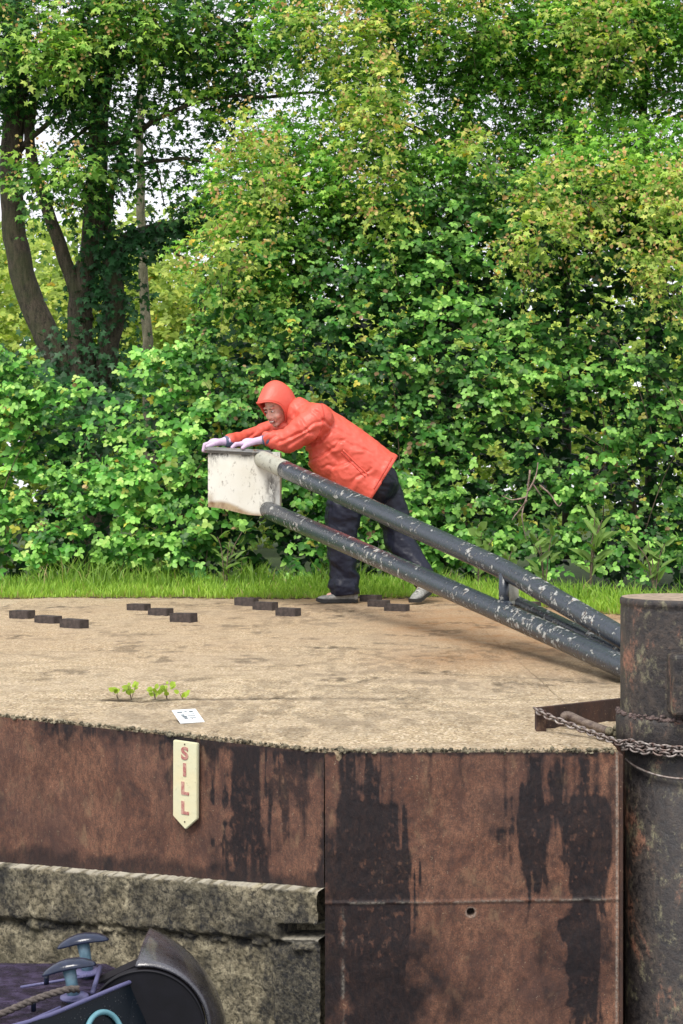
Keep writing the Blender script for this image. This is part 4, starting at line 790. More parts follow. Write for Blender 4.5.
# right maple
t4 = empty('field_maple', at(620, 560, 12.6), 'right-hand maple with yellowish boughs drooping over the dark bush', 'tree'); t4.location.z = 0
bm = bmesh.new(); Q = lambda px, py, dy=0: at(px, py, 13.2+dy); limb(bm, [Q(650, 570), Q(652, 350), Q(648, 200), Q(643, 120), Q(645, 50), Q(640, -60)], .055, .03); limb(bm, [Q(566, 560, .3), Q(566, 250, .3), Q(568, 120, .3), Q(572, 20, .3)], .045, .025); bm_obj('trunk', bm, M['bark'], t4, True)
for pts, r in (([Q(645, 60), Q(690, 38, -.1), Q(760, 30)], .025), ([Q(645, 60), Q(600, 30, -.1), Q(560, 10)], .022), ([Q(648, 180), Q(600, 200, -.4), Q(540, 240, -.8)], .02)):
    bm = bmesh.new(); limb(bm, pts, r, r*.35, 8, .03); bm_obj('branch', bm, M['bark'], t4, True)
cl = [C(640, 60, 13.2, 110, .6, 60, 400, -.05), C(560, 70, 13.2, 70, .6, 70, 240, -.05), C(540, 215, 13.0, 60, .5, 40, 200, -.2), C(600, 215, 12.6, 90, .5, 36, 220, -.25), C(540, 160, 13.0, 50, .5, 30, 80, -.25), C(610, 20, 12.6, 60, .5, 36, 170, .15), C(680, 15, 12.7, 60, .5, 40, 150, 0), C(560, 110, 12.8, 34, .5, 44, 90, -.15), C(600, 150, 12.4, 50, .4, 22, 90, 0), C(680, 165, 12.2, 60, .4, 36, 150, .1), C(640, 200, 11.9, 70, .4, 34, 170, .1), C(580, 180, 11.9, 50, .35, 30, 110, 0), C(800, 60, 12.6, 100, .8, 110, 420, 0), C(640, -80, 12.7, 130, .8, 60, 260, 0), C(620, 85, 12.9, 50, .4, 20, 26, -.1), C(683, 100, 12.9, 24, .4, 16, 16, -.1)]
crown(t4, cl, YL*.95, YM*.95, YD*.95, .073, 2.1, keys=(.62, .18), gap=.37)
cl = [C(545, 235, 11.1, 34, .2, 18, 44, .5), C(660, 240, 11.2, 30, .2, 40, 60, .4), C(560, 190, 11.3, 60, .2, 20, 50, .3), C(650, 190, 11.4, 50, .2, 22, 50, .35), C(600, 15, 11.9, 45, .2, 22, 50, .5), C(610, 60, 12.0, 26, .2, 16, 22, .4), C(670, 285, 11.0, 18, .15, 20, 24, .4), C(510, 255, 11.1, 14, .12, 12, 10, .4)]
crown(t4, cl, c3(.60, .66, .16), c3(.29, .45, .08), c3(.07, .16, .03), .064, 1.2, keys=(.4, .6), gap=.3)
# far shrubs seen through the left gap, sunlight put into their leaf colours
for i, (px, Yd, w, h, lab) in enumerate(((-60, 19, 2.6, 4.9, 'bright green shrub far behind, at the left edge'), (70, 21, 2.4, 5.4, 'bright shrub seen between the stems of the old tree'), (185, 19, 1.7, 4.6, 'yellow-green bush glowing right of the slim young trunk'), (290, 23, 2.8, 4.4, 'light green bush far behind the centre maple'), (450, 22, 3.2, 4.2, 'distant bush behind the trunk of the centre maple'), (640, 23, 3.4, 4.4, 'distant bush behind the right-hand maple'))):
    o = empty('shrub', ((px-CX)*Yd/F, Yd, 0), lab, 'shrub', 'sunlit shrubs behind the hedge'); x = (px-CX)*Yd/F
    cls = [((x, Yd, h*.48), (w, 1.0, h*.52), 1250, .25), ((x-.5*w, Yd-.3, h*.62), (w*.5, .6, h*.3), 300, .4), ((x+.4*w, Yd-.5, h*.55), (w*.5, .6, h*.28), 300, .4)]
    crown(o, cls, c3(.55, .60, .13), c3(.32, .44, .08), c3(.12, .22, .04), .085, 1.0, tpl=OVAL, nodes=5, gap=.35, triple=True, twig=False)
    bm = bmesh.new()
    for k in range(4): limb(bm, [Vector((x+random.gauss(0, .1), Yd, 0)), Vector((x+random.gauss(0, .3), Yd, h*.35)), Vector((x+random.gauss(0, .6), Yd, h*.75))], .04, .015, 8)
    bm_obj('stem', bm, M['bark'], o, True)
# the far wood that closes the view behind the hedge
nf = 42000; xf = rng.uniform(-26, 26, nf); hf = 7.6+2.0*(fbm(np.stack([xf*.35, xf*0, xf*0+3], -1), 3)-.5)*2; zf = hf*rng.random(nf)**.8; yf = 36+4*fbm(np.stack([xf*.5, zf*.5, xf*0], -1), 3)+rng.random(nf)*2.5
fw = Fol(); cc = c3(.12, .24, .04)+(c3(.40, .50, .10)-c3(.12, .24, .04))*np.clip(rng.random(nf)*.5+.9*(fbm(np.stack([xf*.9, zf*.9, yf*.9], -1), 3)-.3), 0, 1)[:, None]
fw.add(*leaves(np.stack([xf, yf, zf], -1), rng.normal(0, 1, (nf, 3)), OUT+UP*.8+rng.normal(0, .5, (nf, 3)), rng.uniform(.16, .34, nf), cc, OVAL)); tag(fw.obj('woodland', M['leaf_soft']), 'far-off light green wood behind the hedge', 'wood', kind='stuff')
# ---- grass verge
def blades(n, x0, x1, hfn, yfn, w=.006, cols=None, lean=.5):
    x = rng.uniform(x0, x1, n); t = rng.random(n); y = yfn(x, t); h = hfn(x, t)*(.55+.9*rng.random(n)); a = rng.uniform(0, 2*math.pi, n); ln = lean*h*rng.random(n)**.7
    dx, dy = np.cos(a)*ln, np.sin(a)*ln; b = rng.uniform(0, math.pi, n); wx, wy = np.cos(b)*w, np.sin(b)*w*.5; z0 = np.full(n, -.02); V = np.zeros((n, 5, 3)); s = np.stack([wx, wy, wx*0], -1)
    P = np.stack([x, y, z0], -1); V[:, 0] = P-s; V[:, 1] = P+s; mid_ = P+np.stack([dx*.35, dy*.35, h*.62], -1); V[:, 2] = mid_+s*.75; V[:, 3] = mid_-s*.75; V[:, 4] = P+np.stack([dx, dy, h*(1-.25*(ln/h))], -1)
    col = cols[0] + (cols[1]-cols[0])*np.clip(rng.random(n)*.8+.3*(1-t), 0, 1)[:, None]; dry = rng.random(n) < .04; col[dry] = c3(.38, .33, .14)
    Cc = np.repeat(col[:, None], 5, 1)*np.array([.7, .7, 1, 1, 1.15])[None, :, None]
    i = np.arange(n)[:, None]*5; return V.reshape(-1, 3), i+np.array([[0, 1, 2, 3]]), i+np.array([[3, 2, 4]]), Cc.reshape(-1, 3)
GL = np.vectorize(grass_line)
g1 = blades(36000, -4.4, 4.4, lambda x, t: .045+.06*t+.05*fbm(np.stack([x*4, t*3, x*0], -1), 2), lambda x, t: GL(x)-.03+.06*rng.random(len(x))+t*1.0, .0055, (c3(.13, .29, .03), c3(.36, .54, .07)))
g2 = blades(6500, -4.4, 4.4, lambda x, t: .04+.30*fbm(np.stack([x*3, x*0, x*0+5], -1), 3)**1.3, lambda x, t: GL(x)+.55+t*.7, .006, (c3(.07, .18, .02), c3(.26, .42, .06)), .7)
V = []; f4 = []; f3 = []; Cc = []; n0 = 0
ns = 5200; xs_ = rng.uniform(-4.4, 2.4, ns); g3 = blades(ns, -4.4, 2.4, lambda x, t: .025+.03*t, lambda x, t: GL(x)-.07+.16*t**.8+.05*(fbm(np.stack([x*5, x*0, x*0+12], -1), 3)-.5), .004, (c3(.24, .19, .09), c3(.34, .34, .10)), 3.0)
for g in (g1, g2, g3): V.append(g[0]); f4.append(g[1]+n0); f3.append(g[2]+n0); Cc.append(g[3]); n0 += len(g[0])
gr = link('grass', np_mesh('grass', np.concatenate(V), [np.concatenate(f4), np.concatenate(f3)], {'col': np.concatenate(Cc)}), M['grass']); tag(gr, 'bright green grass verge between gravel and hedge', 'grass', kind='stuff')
bl = Blob()
for k in range(420):
    x = random.uniform(-4.2, 2.2); r = random.uniform(.006, .018); bl.add((x, grass_line(x)+random.gauss(0, .02), -.002), (r*1.7, r, r*.6), None, 6)
cm = bl.mesh('soil'); jitter(cm, .003); tag(link('soil', cm, M['soil']), 'crumbs of brown soil along the edge of the turf', 'soil', kind='stuff')
# ---- taller weeds at the hedge foot
def weed(px, Yd, h, n, label, lsize=.16, name='dock_plant'):
    x = (px-CX)*Yd/F; root = empty(name, (x, Yd, 0), label, 'weed'); f = Fol(); bm = bmesh.new()
    for s in range(3):
        tp = Vector((x+random.gauss(0, .08), Yd+random.gauss(0, .05), h*random.uniform(.75, 1))); limb(bm, [Vector((x, Yd, 0)), Vector((x, Yd, h*.4)).lerp(tp, .4), tp], .006, .003, 6, .005)
        m = n; t_ = rng.uniform(.2, 1, m); P = np.array((x, Yd, 0))+(np.array(tp)-np.array((x, Yd, 0)))*t_[:, None]; a = rng.uniform(0, 6.28, m)
        D = np.stack([np.cos(a), np.sin(a)*.6, .6+.4*rng.random(m)], -1); f.add(*leaves(P, D, UP*.6+OUT*.6+rng.normal(0, .3, (m, 3)), rng.uniform(.6, 1, m)*lsize, c3(.16, .27, .06)*(.7+.6*rng.random((m, 1))), LONG if lsize > .1 else OVAL))
    f.obj('foliage', M['leaf_soft'], root); bm_obj('stem', bm, M['leaf_soft'] if False else M['twig'], root, True)
for (px, Yd, h, n, l, ls) in ((590, 10.4, .62, 7, 'long-leaved weed rising from the grass just left of the bollard', .20), (545, 10.45, .5, 6, 'upright weed with narrow leaves above the bend of the beam', .15), (478, 10.5, .55, 8, 'leafy weed in the grass right of the rear shoe', .10), (655, 10.3, .45, 8, 'tuft of broad weed leaves above the bollard top', .16), (505, 10.5, .4, 9, 'small bushy weed behind the upper tube', .07), (225, 10.7, .5, 8, 'narrow-leaved weed in long grass below the white box', .13)):
    weed(px, Yd, h, n, l, ls)
# bare forked twigs hanging in the bush
tw = empty('dead_branch', at(528, 480, 10.75), 'bare pale forked twigs sticking out of the dark bush behind the beam', 'branch'); bm = bmesh.new(); Q = lambda px, py: at(px, py, 10.72+random.uniform(-.03, .03))
for pts in ([(530, 470), (527, 495), (522, 515), (526, 540)], [(528, 492), (535, 478), (538, 462)], [(526, 497), (512, 500), (502, 496)], [(527, 500), (518, 512), (512, 520)], [(540, 486), (550, 494), (558, 506), (562, 503)], [(533, 484), (542, 497)]):
    limb(bm, [Q(*p) for p in pts], .008, .003, 6, .004)
bm_obj('twig', bm, M['dry_twig'], tw, True)
# seedlings in the crack
for j, (px, h, l) in enumerate(((118, .040, 'tiny pale seedling at the left end of the crack in the gravel'), (131, .066, 'biggest yellow-green seedling growing from the crack in the gravel'), (155, .048, 'seedling with a reddish base in the crack, left of its taller neighbour'), (167, .062, 'upright leafy seedling in the crack nearest above the white plate'), (183, .03, 'smallest seedling at the right end of the row in the crack'))):
    Yd = gy(699.5); x = (px-CX)*Yd/F; root = empty('seedling', (x, Yd, 0), l, 'seedling', 'seedlings in the gravel crack'); f = Fol(); m = 7 if h < .045 else 15
    t_ = rng.uniform(.25, 1, m); a = rng.uniform(0, 6.28, m); P = np.stack([x+np.cos(a)*.016*t_, Yd+np.sin(a)*.01*t_, h*.8*t_], -1)
    f.add(*leaves(P, np.stack([np.cos(a), np.sin(a)*.5-.2, .3+.7*rng.random(m)], -1), UP*.5+OUT*.8+rng.normal(0, .2, (m, 3)), rng.uniform(.012, .026, m), c3(.36, .50, .07)*(.75+.4*rng.random((m, 1))), OVAL)); f.obj('foliage', M['leaf_soft'], root)
    bm = bmesh.new()
    for k in range(3): limb(bm, [Vector((x, Yd, -.002)), Vector((x+random.gauss(0, .008), Yd, h*.7))], .0014, .0008, 5, .0005)
    bm_obj('stem', bm, M['twig'], root, True)
# ------------------------------------------------------------------ the walker pushing the beam
per = empty('person', (at(350, 603, 9.57).x, 9.57, 0), 'person in coral hooded raincoat and navy trousers leaning with gloved hands on the white box', 'person')
def ell(bm, c, r, axes=None, seg=20):
    if isinstance(bm, Blob): bm.add(c, r, axes, seg); return
    m = Matrix.Translation(Vector(c))
    if axes is not None: m = m @ Matrix(axes).transposed().to_4x4()
    bmesh.ops.create_uvsphere(bm, u_segments=seg, v_segments=max(8, seg*2//3), radius=1, matrix=m @ Matrix.Diagonal((*r, 1)))
def capsule(bm, a, b, ra, rb, lat=1.0, steps=None, seg=20):
    """tapered limb; lat scales the thickness along the world Y (sideways of the figure)"""
    a, b = Vector(a), Vector(b); L = (b-a).length; n = steps or max(3, int(L/(min(ra, rb)*.22)))
    for i in range(n+1):
        t_ = i/n; r = ra+(rb-ra)*t_; ell(bm, a.lerp(b, t_), (r, r*lat, r), None, seg)
def chain(bm, pts, lat=1.0, seg=20):
    for (a, ra), (b, rb) in zip(pts, pts[1:]): capsule(bm, a, b, ra, rb, lat, None, seg)
def remeshed(bm, voxel, smooth=6):
    me = bm.mesh('tmp'); o = bpy.data.objects.new('tmp', me); COL.objects.link(o)
    m = o.modifiers.new('r', 'REMESH'); m.mode = 'VOXEL'; m.voxel_size = voxel
    s = o.modifiers.new('s', 'SMOOTH'); s.factor = .5; s.iterations = smooth
    dg = bpy.context.evaluated_depsgraph_get(); dg.update(); out = bpy.data.meshes.new_from_object(o.evaluated_get(dg)); bpy.data.objects.remove(o); return out
def displace(me, fn):
    n = len(me.vertices); co = np.zeros(n*3, np.float32); me.vertices.foreach_get('co', co); co = co.reshape(-1, 3); no = np.zeros(n*3, np.float32); me.vertices.foreach_get('normal', no); no = no.reshape(-1, 3)
    co = co + no*fn(co)[:, None]; me.vertices.foreach_set('co', co.astype(np.float32).ravel()); me.update()
def cut(me, co, no, fill=True):
    b = bmesh.new(); b.from_mesh(me); g = bmesh.ops.bisect_plane(b, geom=b.verts[:]+b.edges[:]+b.faces[:], plane_co=co, plane_no=no, clear_outer=True)
    if fill: bmesh.ops.holes_fill(b, edges=[e for e in g['geom_cut'] if isinstance(e, bmesh.types.BMEdge)], sides=0)
    b.to_mesh(me); b.free(); return me
YP = 9.66
hipN, hipF = at(358, 484, YP-.09), at(374, 482, YP+.09); knN, anN = at(342, 543, YP-.10), at(345, 590, YP-.10)
knF, anF = at(400, 541, YP+.06), at(425, 580, YP-.06)
shN, shF = at(318, 419, YP-.16), at(302, 420, YP+.20); neck = at(299, 412, YP+.0)
elN, wrN = at(290, 441, 9.47), at(262, 446, 9.475); elF, wrF = at(262, 434, 9.86), at(226, 444, 9.66)
HF = Vector((-.62, -.66, -.46)).normalized(); HS = HF.cross(Vector((-.12, -.1, 1))).normalized(); HU = HS.cross(HF).normalized(); HC = at(277, 407.5, YP-.02)
def hl(s, f, u): return HC + HS*s + HF*f + HU*u
HA = (HS, HF, HU)
def hand(bm, wr, knuckles, tips, thumb, k=1.0):
    """palm + four curled fingers + thumb; points in world space"""
    pc = (knuckles[0]+knuckles[3])/2
    for q in knuckles: capsule(bm, wr.lerp(q, .15), q, .019*k, .0135*k, 1, 8, 12)
    ell(bm, wr.lerp(pc, .72)+Vector((0, 0, .004)), (.036*k, .040*k, .020*k), None, 14)
    for q, (m1, tp) in zip(knuckles, tips): capsule(bm, q, m1, .0115*k, .0105*k, 1, 6, 12); capsule(bm, m1, tp, .0105*k, .0085*k, 1, 6, 12)
    capsule(bm, wr.lerp(pc, .25), thumb[0], .015*k, .012*k, 1, 6, 12); capsule(bm, thumb[0], thumb[1], .0115*k, .009*k, 1, 6, 12)
ZB = ztop+.032
# near hand: laid over the top bar, fingers pointing left and curling over its front
kn = [Vector((at(242+i*1.2, 443, 9.5).x, 9.425+.027*i, ZB+.022+.002*i)) for i in range(4)]
tn = [(q+Vector((-.034, -.022, -.002)), q+Vector((-.058-.004*i, -.028, -.024))) for i, q in enumerate(kn)]
thn = (Vector((kn[0].x+.035, 9.405, ZB+.014)), Vector((kn[0].x+.012, 9.382, ZB-.006))); wn_ = Vector((wrN.x+.008, 9.47, ZB+.052))
# far hand: hooked over the far left corner
x0c = bx0.x-.03
kf = [Vector((x0c+.036+.004*i, 9.50+.027*i, ZB+.030)) for i in range(4)]
tf_ = [(q+Vector((-.036, -.006, -.010)), q+Vector((-.046, -.010, -.050))) for q in kf]
thf = (Vector((x0c+.06, 9.462, ZB+.022)), Vector((x0c+.022, 9.44, ZB+.006))); wf_ = Vector((wrF.x, 9.56, ZB+.045))
# body: one continuous skin surface
bm = Blob()
ell(bm, hl(0, -.02, .03), (.076, .095, .088), HA); ell(bm, hl(0, .018, -.03), (.060, .068, .085), HA); ell(bm, hl(0, .060, -.096), (.028, .026, .020), HA)
for s in (-1, 1):
    ell(bm, hl(s*.036, .056, -.036), (.028, .028, .028), HA, 12); ell(bm, hl(s*.028, .072, .028), (.024, .013, .010), HA, 12); ell(bm, hl(s*.078, -.012, -.008), (.010, .020, .032), HA, 12); ell(bm, hl(s*.013, .088, -.037), (.009, .010, .008), HA, 12)
for i in range(6): t_ = i/5; ell(bm, hl(0, .080+.017*t_, .010-.044*t_), (.0085+.005*t_, .012, .011), HA, 12)
ell(bm, hl(0, .078, -.062), (.030, .016, .022), HA, 12)
capsule(bm, hl(0, -.03, -.06), neck+Vector((.05, .0, -.02)), .055, .065)
chain(bm, [(neck+Vector((.04, 0, -.03)), .10), (at(335, 440, YP), .125), (at(352, 462, YP), .12), (at(366, 480, YP), .14)], 1.25)
chain(bm, [(shN+Vector((.02, 0, 0)), .055), (elN, .038), (wn_, .028)]); chain(bm, [(shF, .05), (at(282, 428, YP+.26), .04), (elF, .034), (at(244, 439, 9.74), .030), (wf_, .026)])
chain(bm, [(hipN, .095), (knN, .060), (anN, .040)]); chain(bm, [(hipF, .095), (knF, .060), (anF, .040)])
hand(bm, wn_, kn, tn, thn, .86); hand(bm, wf_, kf, tf_, thf, .86)
for a_, d_ in ((anN, Vector((-.17, -.03, 0))), (anF, Vector((-.07, -.15, -.05)))): capsule(bm, a_+Vector((0, 0, -.03)), a_+d_*.6+Vector((0, 0, -.045)), .035, .028)
me = remeshed(bm, .0055, 3); body = link('body', me, M['skin'], per, True)
# face details
for s in (-1, 1):
    bm = bmesh.new(); ell(bm, hl(s*.030, .0765, .004), (.013, .010, .0075), HA, 16); e = bm_obj('eye', bm, M['eye_w'], body, True)
    bm = bmesh.new(); ell(bm, hl(s*.029, .0850, .003), (.0062, .003, .0058), HA, 12); bm_obj('iris', bm, M['dark'], body, True)
    bm = bmesh.new(); capsule(bm, hl(s*.014, .086, .024), hl(s*.044, .074, .026), .0030, .0020, 1, 8, 10); bm_obj('eyebrow', bm, M['brow'], body, True)
    bm = bmesh.new(); capsule(bm, hl(s*.017, .0855, .0105), hl(s*.043, .0765, .0085), .0034, .0028, 1, 8, 10); bm_obj('eyelid', bm, M['skin'], body, True)
bm = bmesh.new(); ell(bm, hl(0, .087, -.066), (.027, .0105, .0105), HA, 16); bm_obj('mouth', bm, M['dark'], body, True)
bm = bmesh.new(); ell(bm, hl(0, .0915, -.0635), (.022, .0085, .0055), HA, 16); bm_obj('teeth', bm, M['teeth'], body, True)
for dz, w in ((-.0565, .004), (-.0755, .0052)):
    bm = bmesh.new(); P = [hl(.029*c_, .0955-.012*c_*c_, dz+(.009*c_*c_ if dz > -.06 else .020*c_*c_)) for c_ in np.linspace(-1, 1, 11)]; add_tube(bm, P, [w*(.45+.55*(1-c_*c_)) for c_ in np.linspace(-1, 1, 11)], 8); bm_obj('lip', bm, M['lips'], body, True)
# coat
bm = Blob(); ax_u = Vector((.757, 0, -.653))
c0, c1, c2, c3_, c4 = at(305, 423, YP), at(318, 428, YP), at(340, 446, YP), at(362, 463, YP), at(388, 482, YP)
chain(bm, [(c0, .125), (c1, .158), (c2, .178), (c3_, .180), (c4, .172)], 1.2, 28); capsule(bm, at(350, 474, YP-.03), at(374, 492, YP-.03), .165, .160, 1.2, None, 28)
capsule(bm, at(330, 458, YP-.02), at(345, 472, YP-.02), .15, .14, 1.1)
chain(bm, [(shN, .108), (at(304, 430, YP-.20), .100), (elN, .084), (wn_+Vector((.03, .0, .006)), .050)]); chain(bm, [(shF, .095), (at(282, 428, YP+.26), .080), (elF, .070), (at(244, 439, 9.74), .056), (wf_+Vector((.035, .02, .004)), .046)])
ell(bm, (shN+shF)/2+Vector((.0, 0, .01)), (.12, .24, .105)); ell(bm, neck+Vector((-.01, 0, .0)), (.105, .12, .10)); ell(bm, hl(0, -.01, -.135), (.080, .078, .045), HA)
me = remeshed(bm, .0075, 5)
for k_, (co, no) in enumerate(((at(384, 476, YP), Vector((.80, 0, -.50))), )): cut(me, co, no)
def fold(co):
    P = co*np.array([1, 1, 1.0]); a = fbm(np.stack([(P[:, 0]*.75-P[:, 2]*.65)*7, (P[:, 0]*.65+P[:, 2]*.75)*16, P[:, 1]*6], -1), 3); b = fbm(P*np.array([26, 9, 12]), 3); r = 1-np.abs(2*a-1)
    arm = sst(at(312, 430, YP).x, at(296, 430, YP).x, co[:, 0]); s2 = fbm(np.stack([(P[:, 0]*.9+P[:, 2]*.3)*24, (P[:, 2]*.9-P[:, 0]*.3)*8, P[:, 1]*8], -1), 2)
    hem = np.exp(-(((co-np.array(at(384, 476, YP)))@np.array([.80, 0, -.50]))/.03)**2)
    return .015*(r-.75)*(1-arm*.3) + .004*(b-.5) + arm*.022*(s2-.5) + hem*.010
_lines = [((287, 447), (318, 428), .9), ((292, 438), (322, 420), 1), ((283, 440), (300, 433), .7), ((276, 443), (286, 438), .8), ((300, 452), (330, 432), 1), ((306, 462), (345, 440), .8), ((315, 408), (330, 426), .7), ((322, 470), (352, 462), .7), ((335, 440), (372, 452), .6), ((330, 425), (352, 436), .6), ((350, 485), (372, 470), .7), ((268, 446), (277, 436), .8), ((360, 445), (382, 470), .5), ((300, 418), (310, 436), .8), ((248, 438), (256, 432), .8), ((262, 436), (270, 428), .8)]
def creases(co):
    px = CX+co[:, 0]*F/co[:, 1]; py = HY-(co[:, 2]-CZ)*F/co[:, 1]; d = 0*px; nz = (fbm(co*12, 2)-.5)*9
    for (a0, a1), (b0, b1), k in _lines:
        ux, uy = b0-a0, b1-a1; L_ = math.hypot(ux, uy); ux /= L_; uy /= L_; t_ = (px-a0)*ux+(py-a1)*uy; w = (px-a0)*-uy+(py-a1)*ux + nz; e = sst(-4, 4, t_)*sst(L_+4, L_-4, t_)
        d += e*k*(-.012*np.exp(-(w/1.5)**2)+.008*np.exp(-((w-3.6)/2.2)**2))
    return d
displace(me, fold); displace(me, creases); coat = link('coat', me, M['coat'], per, True)
bmn = me
from mathutils.bvhtree import BVHTree
def bvh_of(me_, off): return BVHTree.FromPolygons([v.co+off for v in me_.vertices], [list(p.vertices) for p in me_.polygons])
bv = bvh_of(coat.data, per.location); bo = Vector((0, 0, CZ))
def onc(px, py, lift=.002):
    d_ = (at(px, py, 9)-bo).normalized(); h = bv.ray_cast(bo, d_); return (h[0]+h[1]*lift*(1 if h[1].dot(d_) < 0 else -1)) if h[0] is not None else None
def seam(name, pxs, r, mat, n=14):
    P = [onc(*p) for p in [Vector((a[0], a[1], 0)).lerp(Vector((b[0], b[1], 0)), k/n).xy for a, b in zip(pxs, pxs[1:]) for k in range(n+1)]]; P = [p for p in P if p is not None]; Q_ = [P[0]]
    for p in P[1:]:
        if (p-Q_[-1]).length > .004: Q_.append(p)
    bm = bmesh.new(); add_tube(bm, soft(Q_, 2), r, 8); bm_obj(name, bm, mat, coat, True)
seam('pocket_zip', [(341, 452), (365, 477)], .0035, M['coat_seam']); seam('pocket_flap', [(343, 450), (368, 475)], .005, M['coat'])
seam('shoulder_seam', [(321, 401), (324, 414), (322, 428), (316, 440)], .003, M['coat_seam']); seam('hem', [(392, 458), (384, 472), (374, 489)], .004, M['coat_seam'])
# hood
bm = bmesh.new(); nt_, npz = 22, 40; g = []
for i in range(nt_+1):
    row = []
    for j in range(npz):
        ph = 2*math.pi*j/npz; sn = math.sin(ph); th0 = R(60 - 28*max(0, sn)**1.3 + 12*max(0, -sn)); th = th0 + (R(176)-th0)*i/nt_
        brim = math.exp(-i/2.2)*max(0, sn)**1.2; rs, ru, rf = .116, .150, .132
        f_ = rf*math.cos(th) - .02 + .046*brim; u_ = ru*math.sin(th)*sn + .020 - .006*brim + (.012*math.exp(-((th-R(110))/.5)**2)*max(0, sn)); s_x = rs*math.sin(th)*math.cos(ph)
        pn_ = .006*(float(fbm(np.array([[s_x*16+4, f_*16, u_*16]]), 2)[0])-.5)
        row.append(bm.verts.new(hl(s_x*(1+pn_*10), f_, u_+pn_)))
    g.append(row)
for i in range(nt_):
    for j in range(npz): bm.faces.new((g[i][j], g[i][(j+1) % npz], g[i+1][(j+1) % npz], g[i+1][j]))
bm.faces.new(g[-1]); bmesh.ops.recalc_face_normals(bm, faces=bm.faces); bmesh.ops.solidify(bm, geom=list(bm.faces), thickness=.007)
hood = bm_obj('hood', bm, M['coat'], coat, True)
bm = bmesh.new(); add_tube(bm, [v+HF*.001 for v in [hl(.116*math.sin(R(60-28*max(0, math.sin(p))**1.3+12*max(0, -math.sin(p))))*math.cos(p), .132*math.cos(R(60-28*max(0, math.sin(p))**1.3+12*max(0, -math.sin(p))))-.02+.046*max(0, math.sin(p))**1.2, .150*math.sin(R(60-28*max(0, math.sin(p))**1.3+12*max(0, -math.sin(p))))*math.sin(p)+.020-.006*max(0, math.sin(p))**1.2) for p in [2*math.pi*k/60 for k in range(60)]]], .0042, 8, closed=True)
bm_obj('hood_edge', bm, M['coat'], hood, True)
# cuffs
for a_, b_ in ((wn_+Vector((.045, 0, .006)), wn_+Vector((-.005, 0, 0))), (wf_+Vector((.045, .02, .004)), wf_)):
    bm = bmesh.new(); add_tube(bm, densify([a_, b_], 6), [.044, .045, .044, .042, .041, .038, .034], 20); bm_obj('cuff', bm, M['cuff'], coat, True)
# gloves
for args in ((wn_, kn, tn, thn), (wf_, kf, tf_, thf)):
    bm = Blob(); hand(bm, *args, 1.38); capsule(bm, args[0], args[0]+Vector((.03, .0, .004)), .030, .032, 1, 6, 14); me = remeshed(bm, .0035, 3); link('glove', me, M['glove'], per, True)
# trousers
bm = Blob(); chain(bm, [(at(362, 478, YP), .125), (at(376, 483, YP), .150)], 1.05)
chain(bm, [(hipN+Vector((0, .03, -.03)), .120), (at(343, 510, YP-.10), .118), (knN, .102), (at(343, 572, YP-.10), .098), (anN+Vector((0, 0, -.0)), .098)]); chain(bm, [(hipF+Vector((.03, 0, 0)), .132), (at(392, 512, YP+.08), .112), (knF, .102), (at(413, 561, YP), .088), (anF, .082)])
me = remeshed(bm, .008, 5); cut(me, anN+Vector((0, 0, -.035)), Vector((.0, 0, -1))) if False else None
b = bmesh.new(); b.from_mesh(me)
def hemcut(co, no, sel):
    geo = [v for v in b.verts if sel(v.co)]; s_ = set(geo); ed = [e for e in b.edges if all(v in s_ for v in e.verts)]; fa = [f for f in b.faces if all(v in s_ for v in f.verts)]
    g_ = bmesh.ops.bisect_plane(b, geom=geo+ed+fa, plane_co=co, plane_no=no, clear_outer=True); bmesh.ops.holes_fill(b, edges=[e for e in g_['geom_cut'] if isinstance(e, bmesh.types.BMEdge)], sides=0)
xm = at(384, 500, YP).x
hemcut(anN+Vector((0, 0, -.030)), Vector((.12, 0, -1)), lambda c: c.x < xm and c.z < .3); hemcut(anF+Vector((.01, 0, -.015)), Vector((.55, 0, -.83)), lambda c: c.x > xm-.0 and c.z < .45)
b.to_mesh(me); b.free()
def tfold(co):
    a = fbm(np.stack([co[:, 0]*7, co[:, 1]*7, co[:, 2]*17], -1), 3); lg = fbm(np.stack([co[:, 0]*22, co[:, 1]*22, co[:, 2]*4], -1), 2); low = sst(.35, .05, co[:, 2])
    diag = fbm(np.stack([(co[:, 2]*.8+co[:, 0]*.6)*20, co[:, 1]*9, (co[:, 2]*.6-co[:, 0]*.8)*5+7], -1), 2); return .020*(a-.5)*(1+low*1.2) + .016*(lg-.5) + .022*(diag-.5)
displace(me, tfold); link('trousers', me, M['trousers'], per, True)
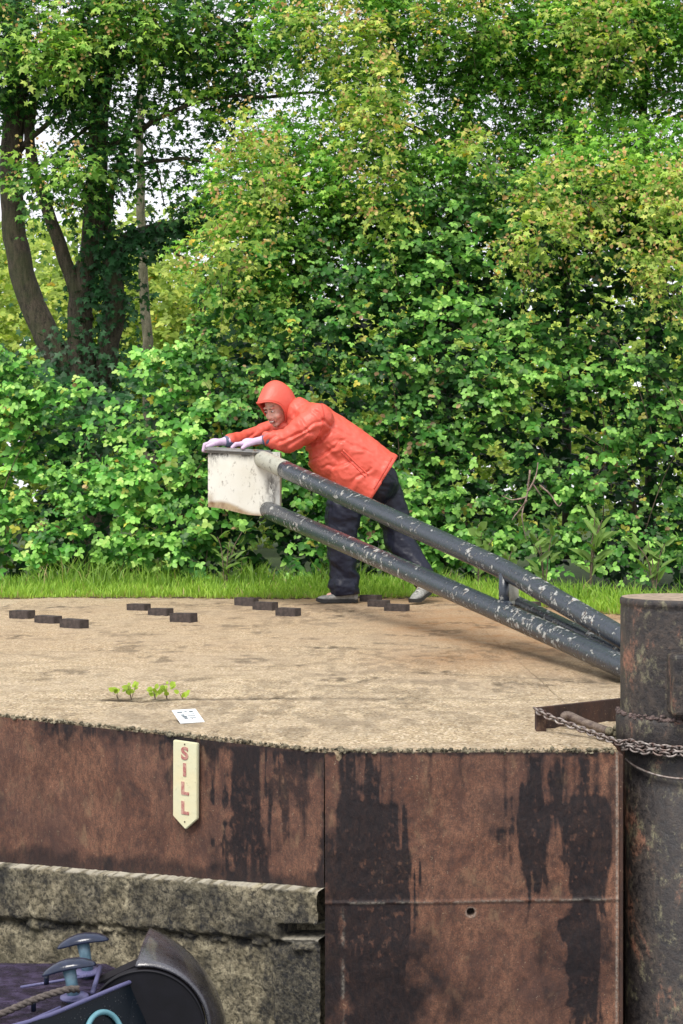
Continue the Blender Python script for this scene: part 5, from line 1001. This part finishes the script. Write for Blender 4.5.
# shoes
def shoe(heel, toe_dir, pitch, L=.285):
    t_ = Vector((toe_dir[0], toe_dir[1], 0)).normalized(); l_ = Vector((0, 0, 1)).cross(t_); Rm = Matrix.Rotation(pitch, 3, l_); root = Vector(heel)
    def P(a, s, z): return root + Rm @ (t_*(a-L) + l_*s + Vector((0, 0, z))) + t_*L
    ax_ = (Rm @ t_, Rm @ l_, Rm @ Vector((0, 0, 1)))
    bm = Blob()
    for i in range(25):
        u = i/24; a = .03+(L-.07)*u; w = float(np.interp(u, [0, .3, .45, .75, 1], [.034, .034, .036, .044, .032])); h = float(np.interp(u, [0, .25, .45, .7, 1], [.066, .072, .052, .034, .024])); ell(bm, P(a, 0, .022+h*.35), (.032, w, h*.75), ax_, 16)
    ell(bm, P(.065, 0, .085), (.045, .036, .032), ax_, 16)
    me = remeshed(bm, .005, 4); cut(me, P(.1, 0, .022), ax_[2]*-1); displace(me, lambda c: .004*(fbm(c*40, 2)-.5)); s = link('shoe', me, M['shoe'], per, True)
    bm = bmesh.new(); lo_, hi_ = [], []
    for k in range(40):
        th = 2*math.pi*k/40; u = .5-.5*math.cos(th); a = L*u; w = float(np.interp(u, [0, .04, .15, .35, .5, .72, .9, .97, 1], [0, .022, .037, .036, .037, .049, .040, .022, 0]))*(1 if math.sin(th) >= 0 else -1)
        tr = .006 if k % 2 else 0; lift = .014*max(0, (u-.8)/.2)**2; lo_.append(bm.verts.new(P(a, w*.97, lift+tr))); hi_.append(bm.verts.new(P(a, w, .027+lift*.8)))
    bm.faces.new(lo_); bm.faces.new(hi_); [bm.faces.new((lo_[i], lo_[(i+1) % 40], hi_[(i+1) % 40], hi_[i])) for i in range(40)]; bmesh.ops.recalc_face_normals(bm, faces=bm.faces); bm_obj('sole', bm, M['sole'], s)
    bm = bmesh.new()
    for i in range(4): a = .115+.028*i; zz = .092-.012*i; add_tube(bm, [P(a, -.028, zz-.020), P(a+.006, 0, zz), P(a, .028, zz-.020)], .0035, 6)
    bm_obj('laces', bm, M['lace'], s, True)
shoe((at(358, 603, 9.56).x, 9.56, .003), (-1, -.15), 0.0); shoe((at(431, 603, 9.60).x-.0, 9.62, .003), (-.45, -.75), R(14), .27)
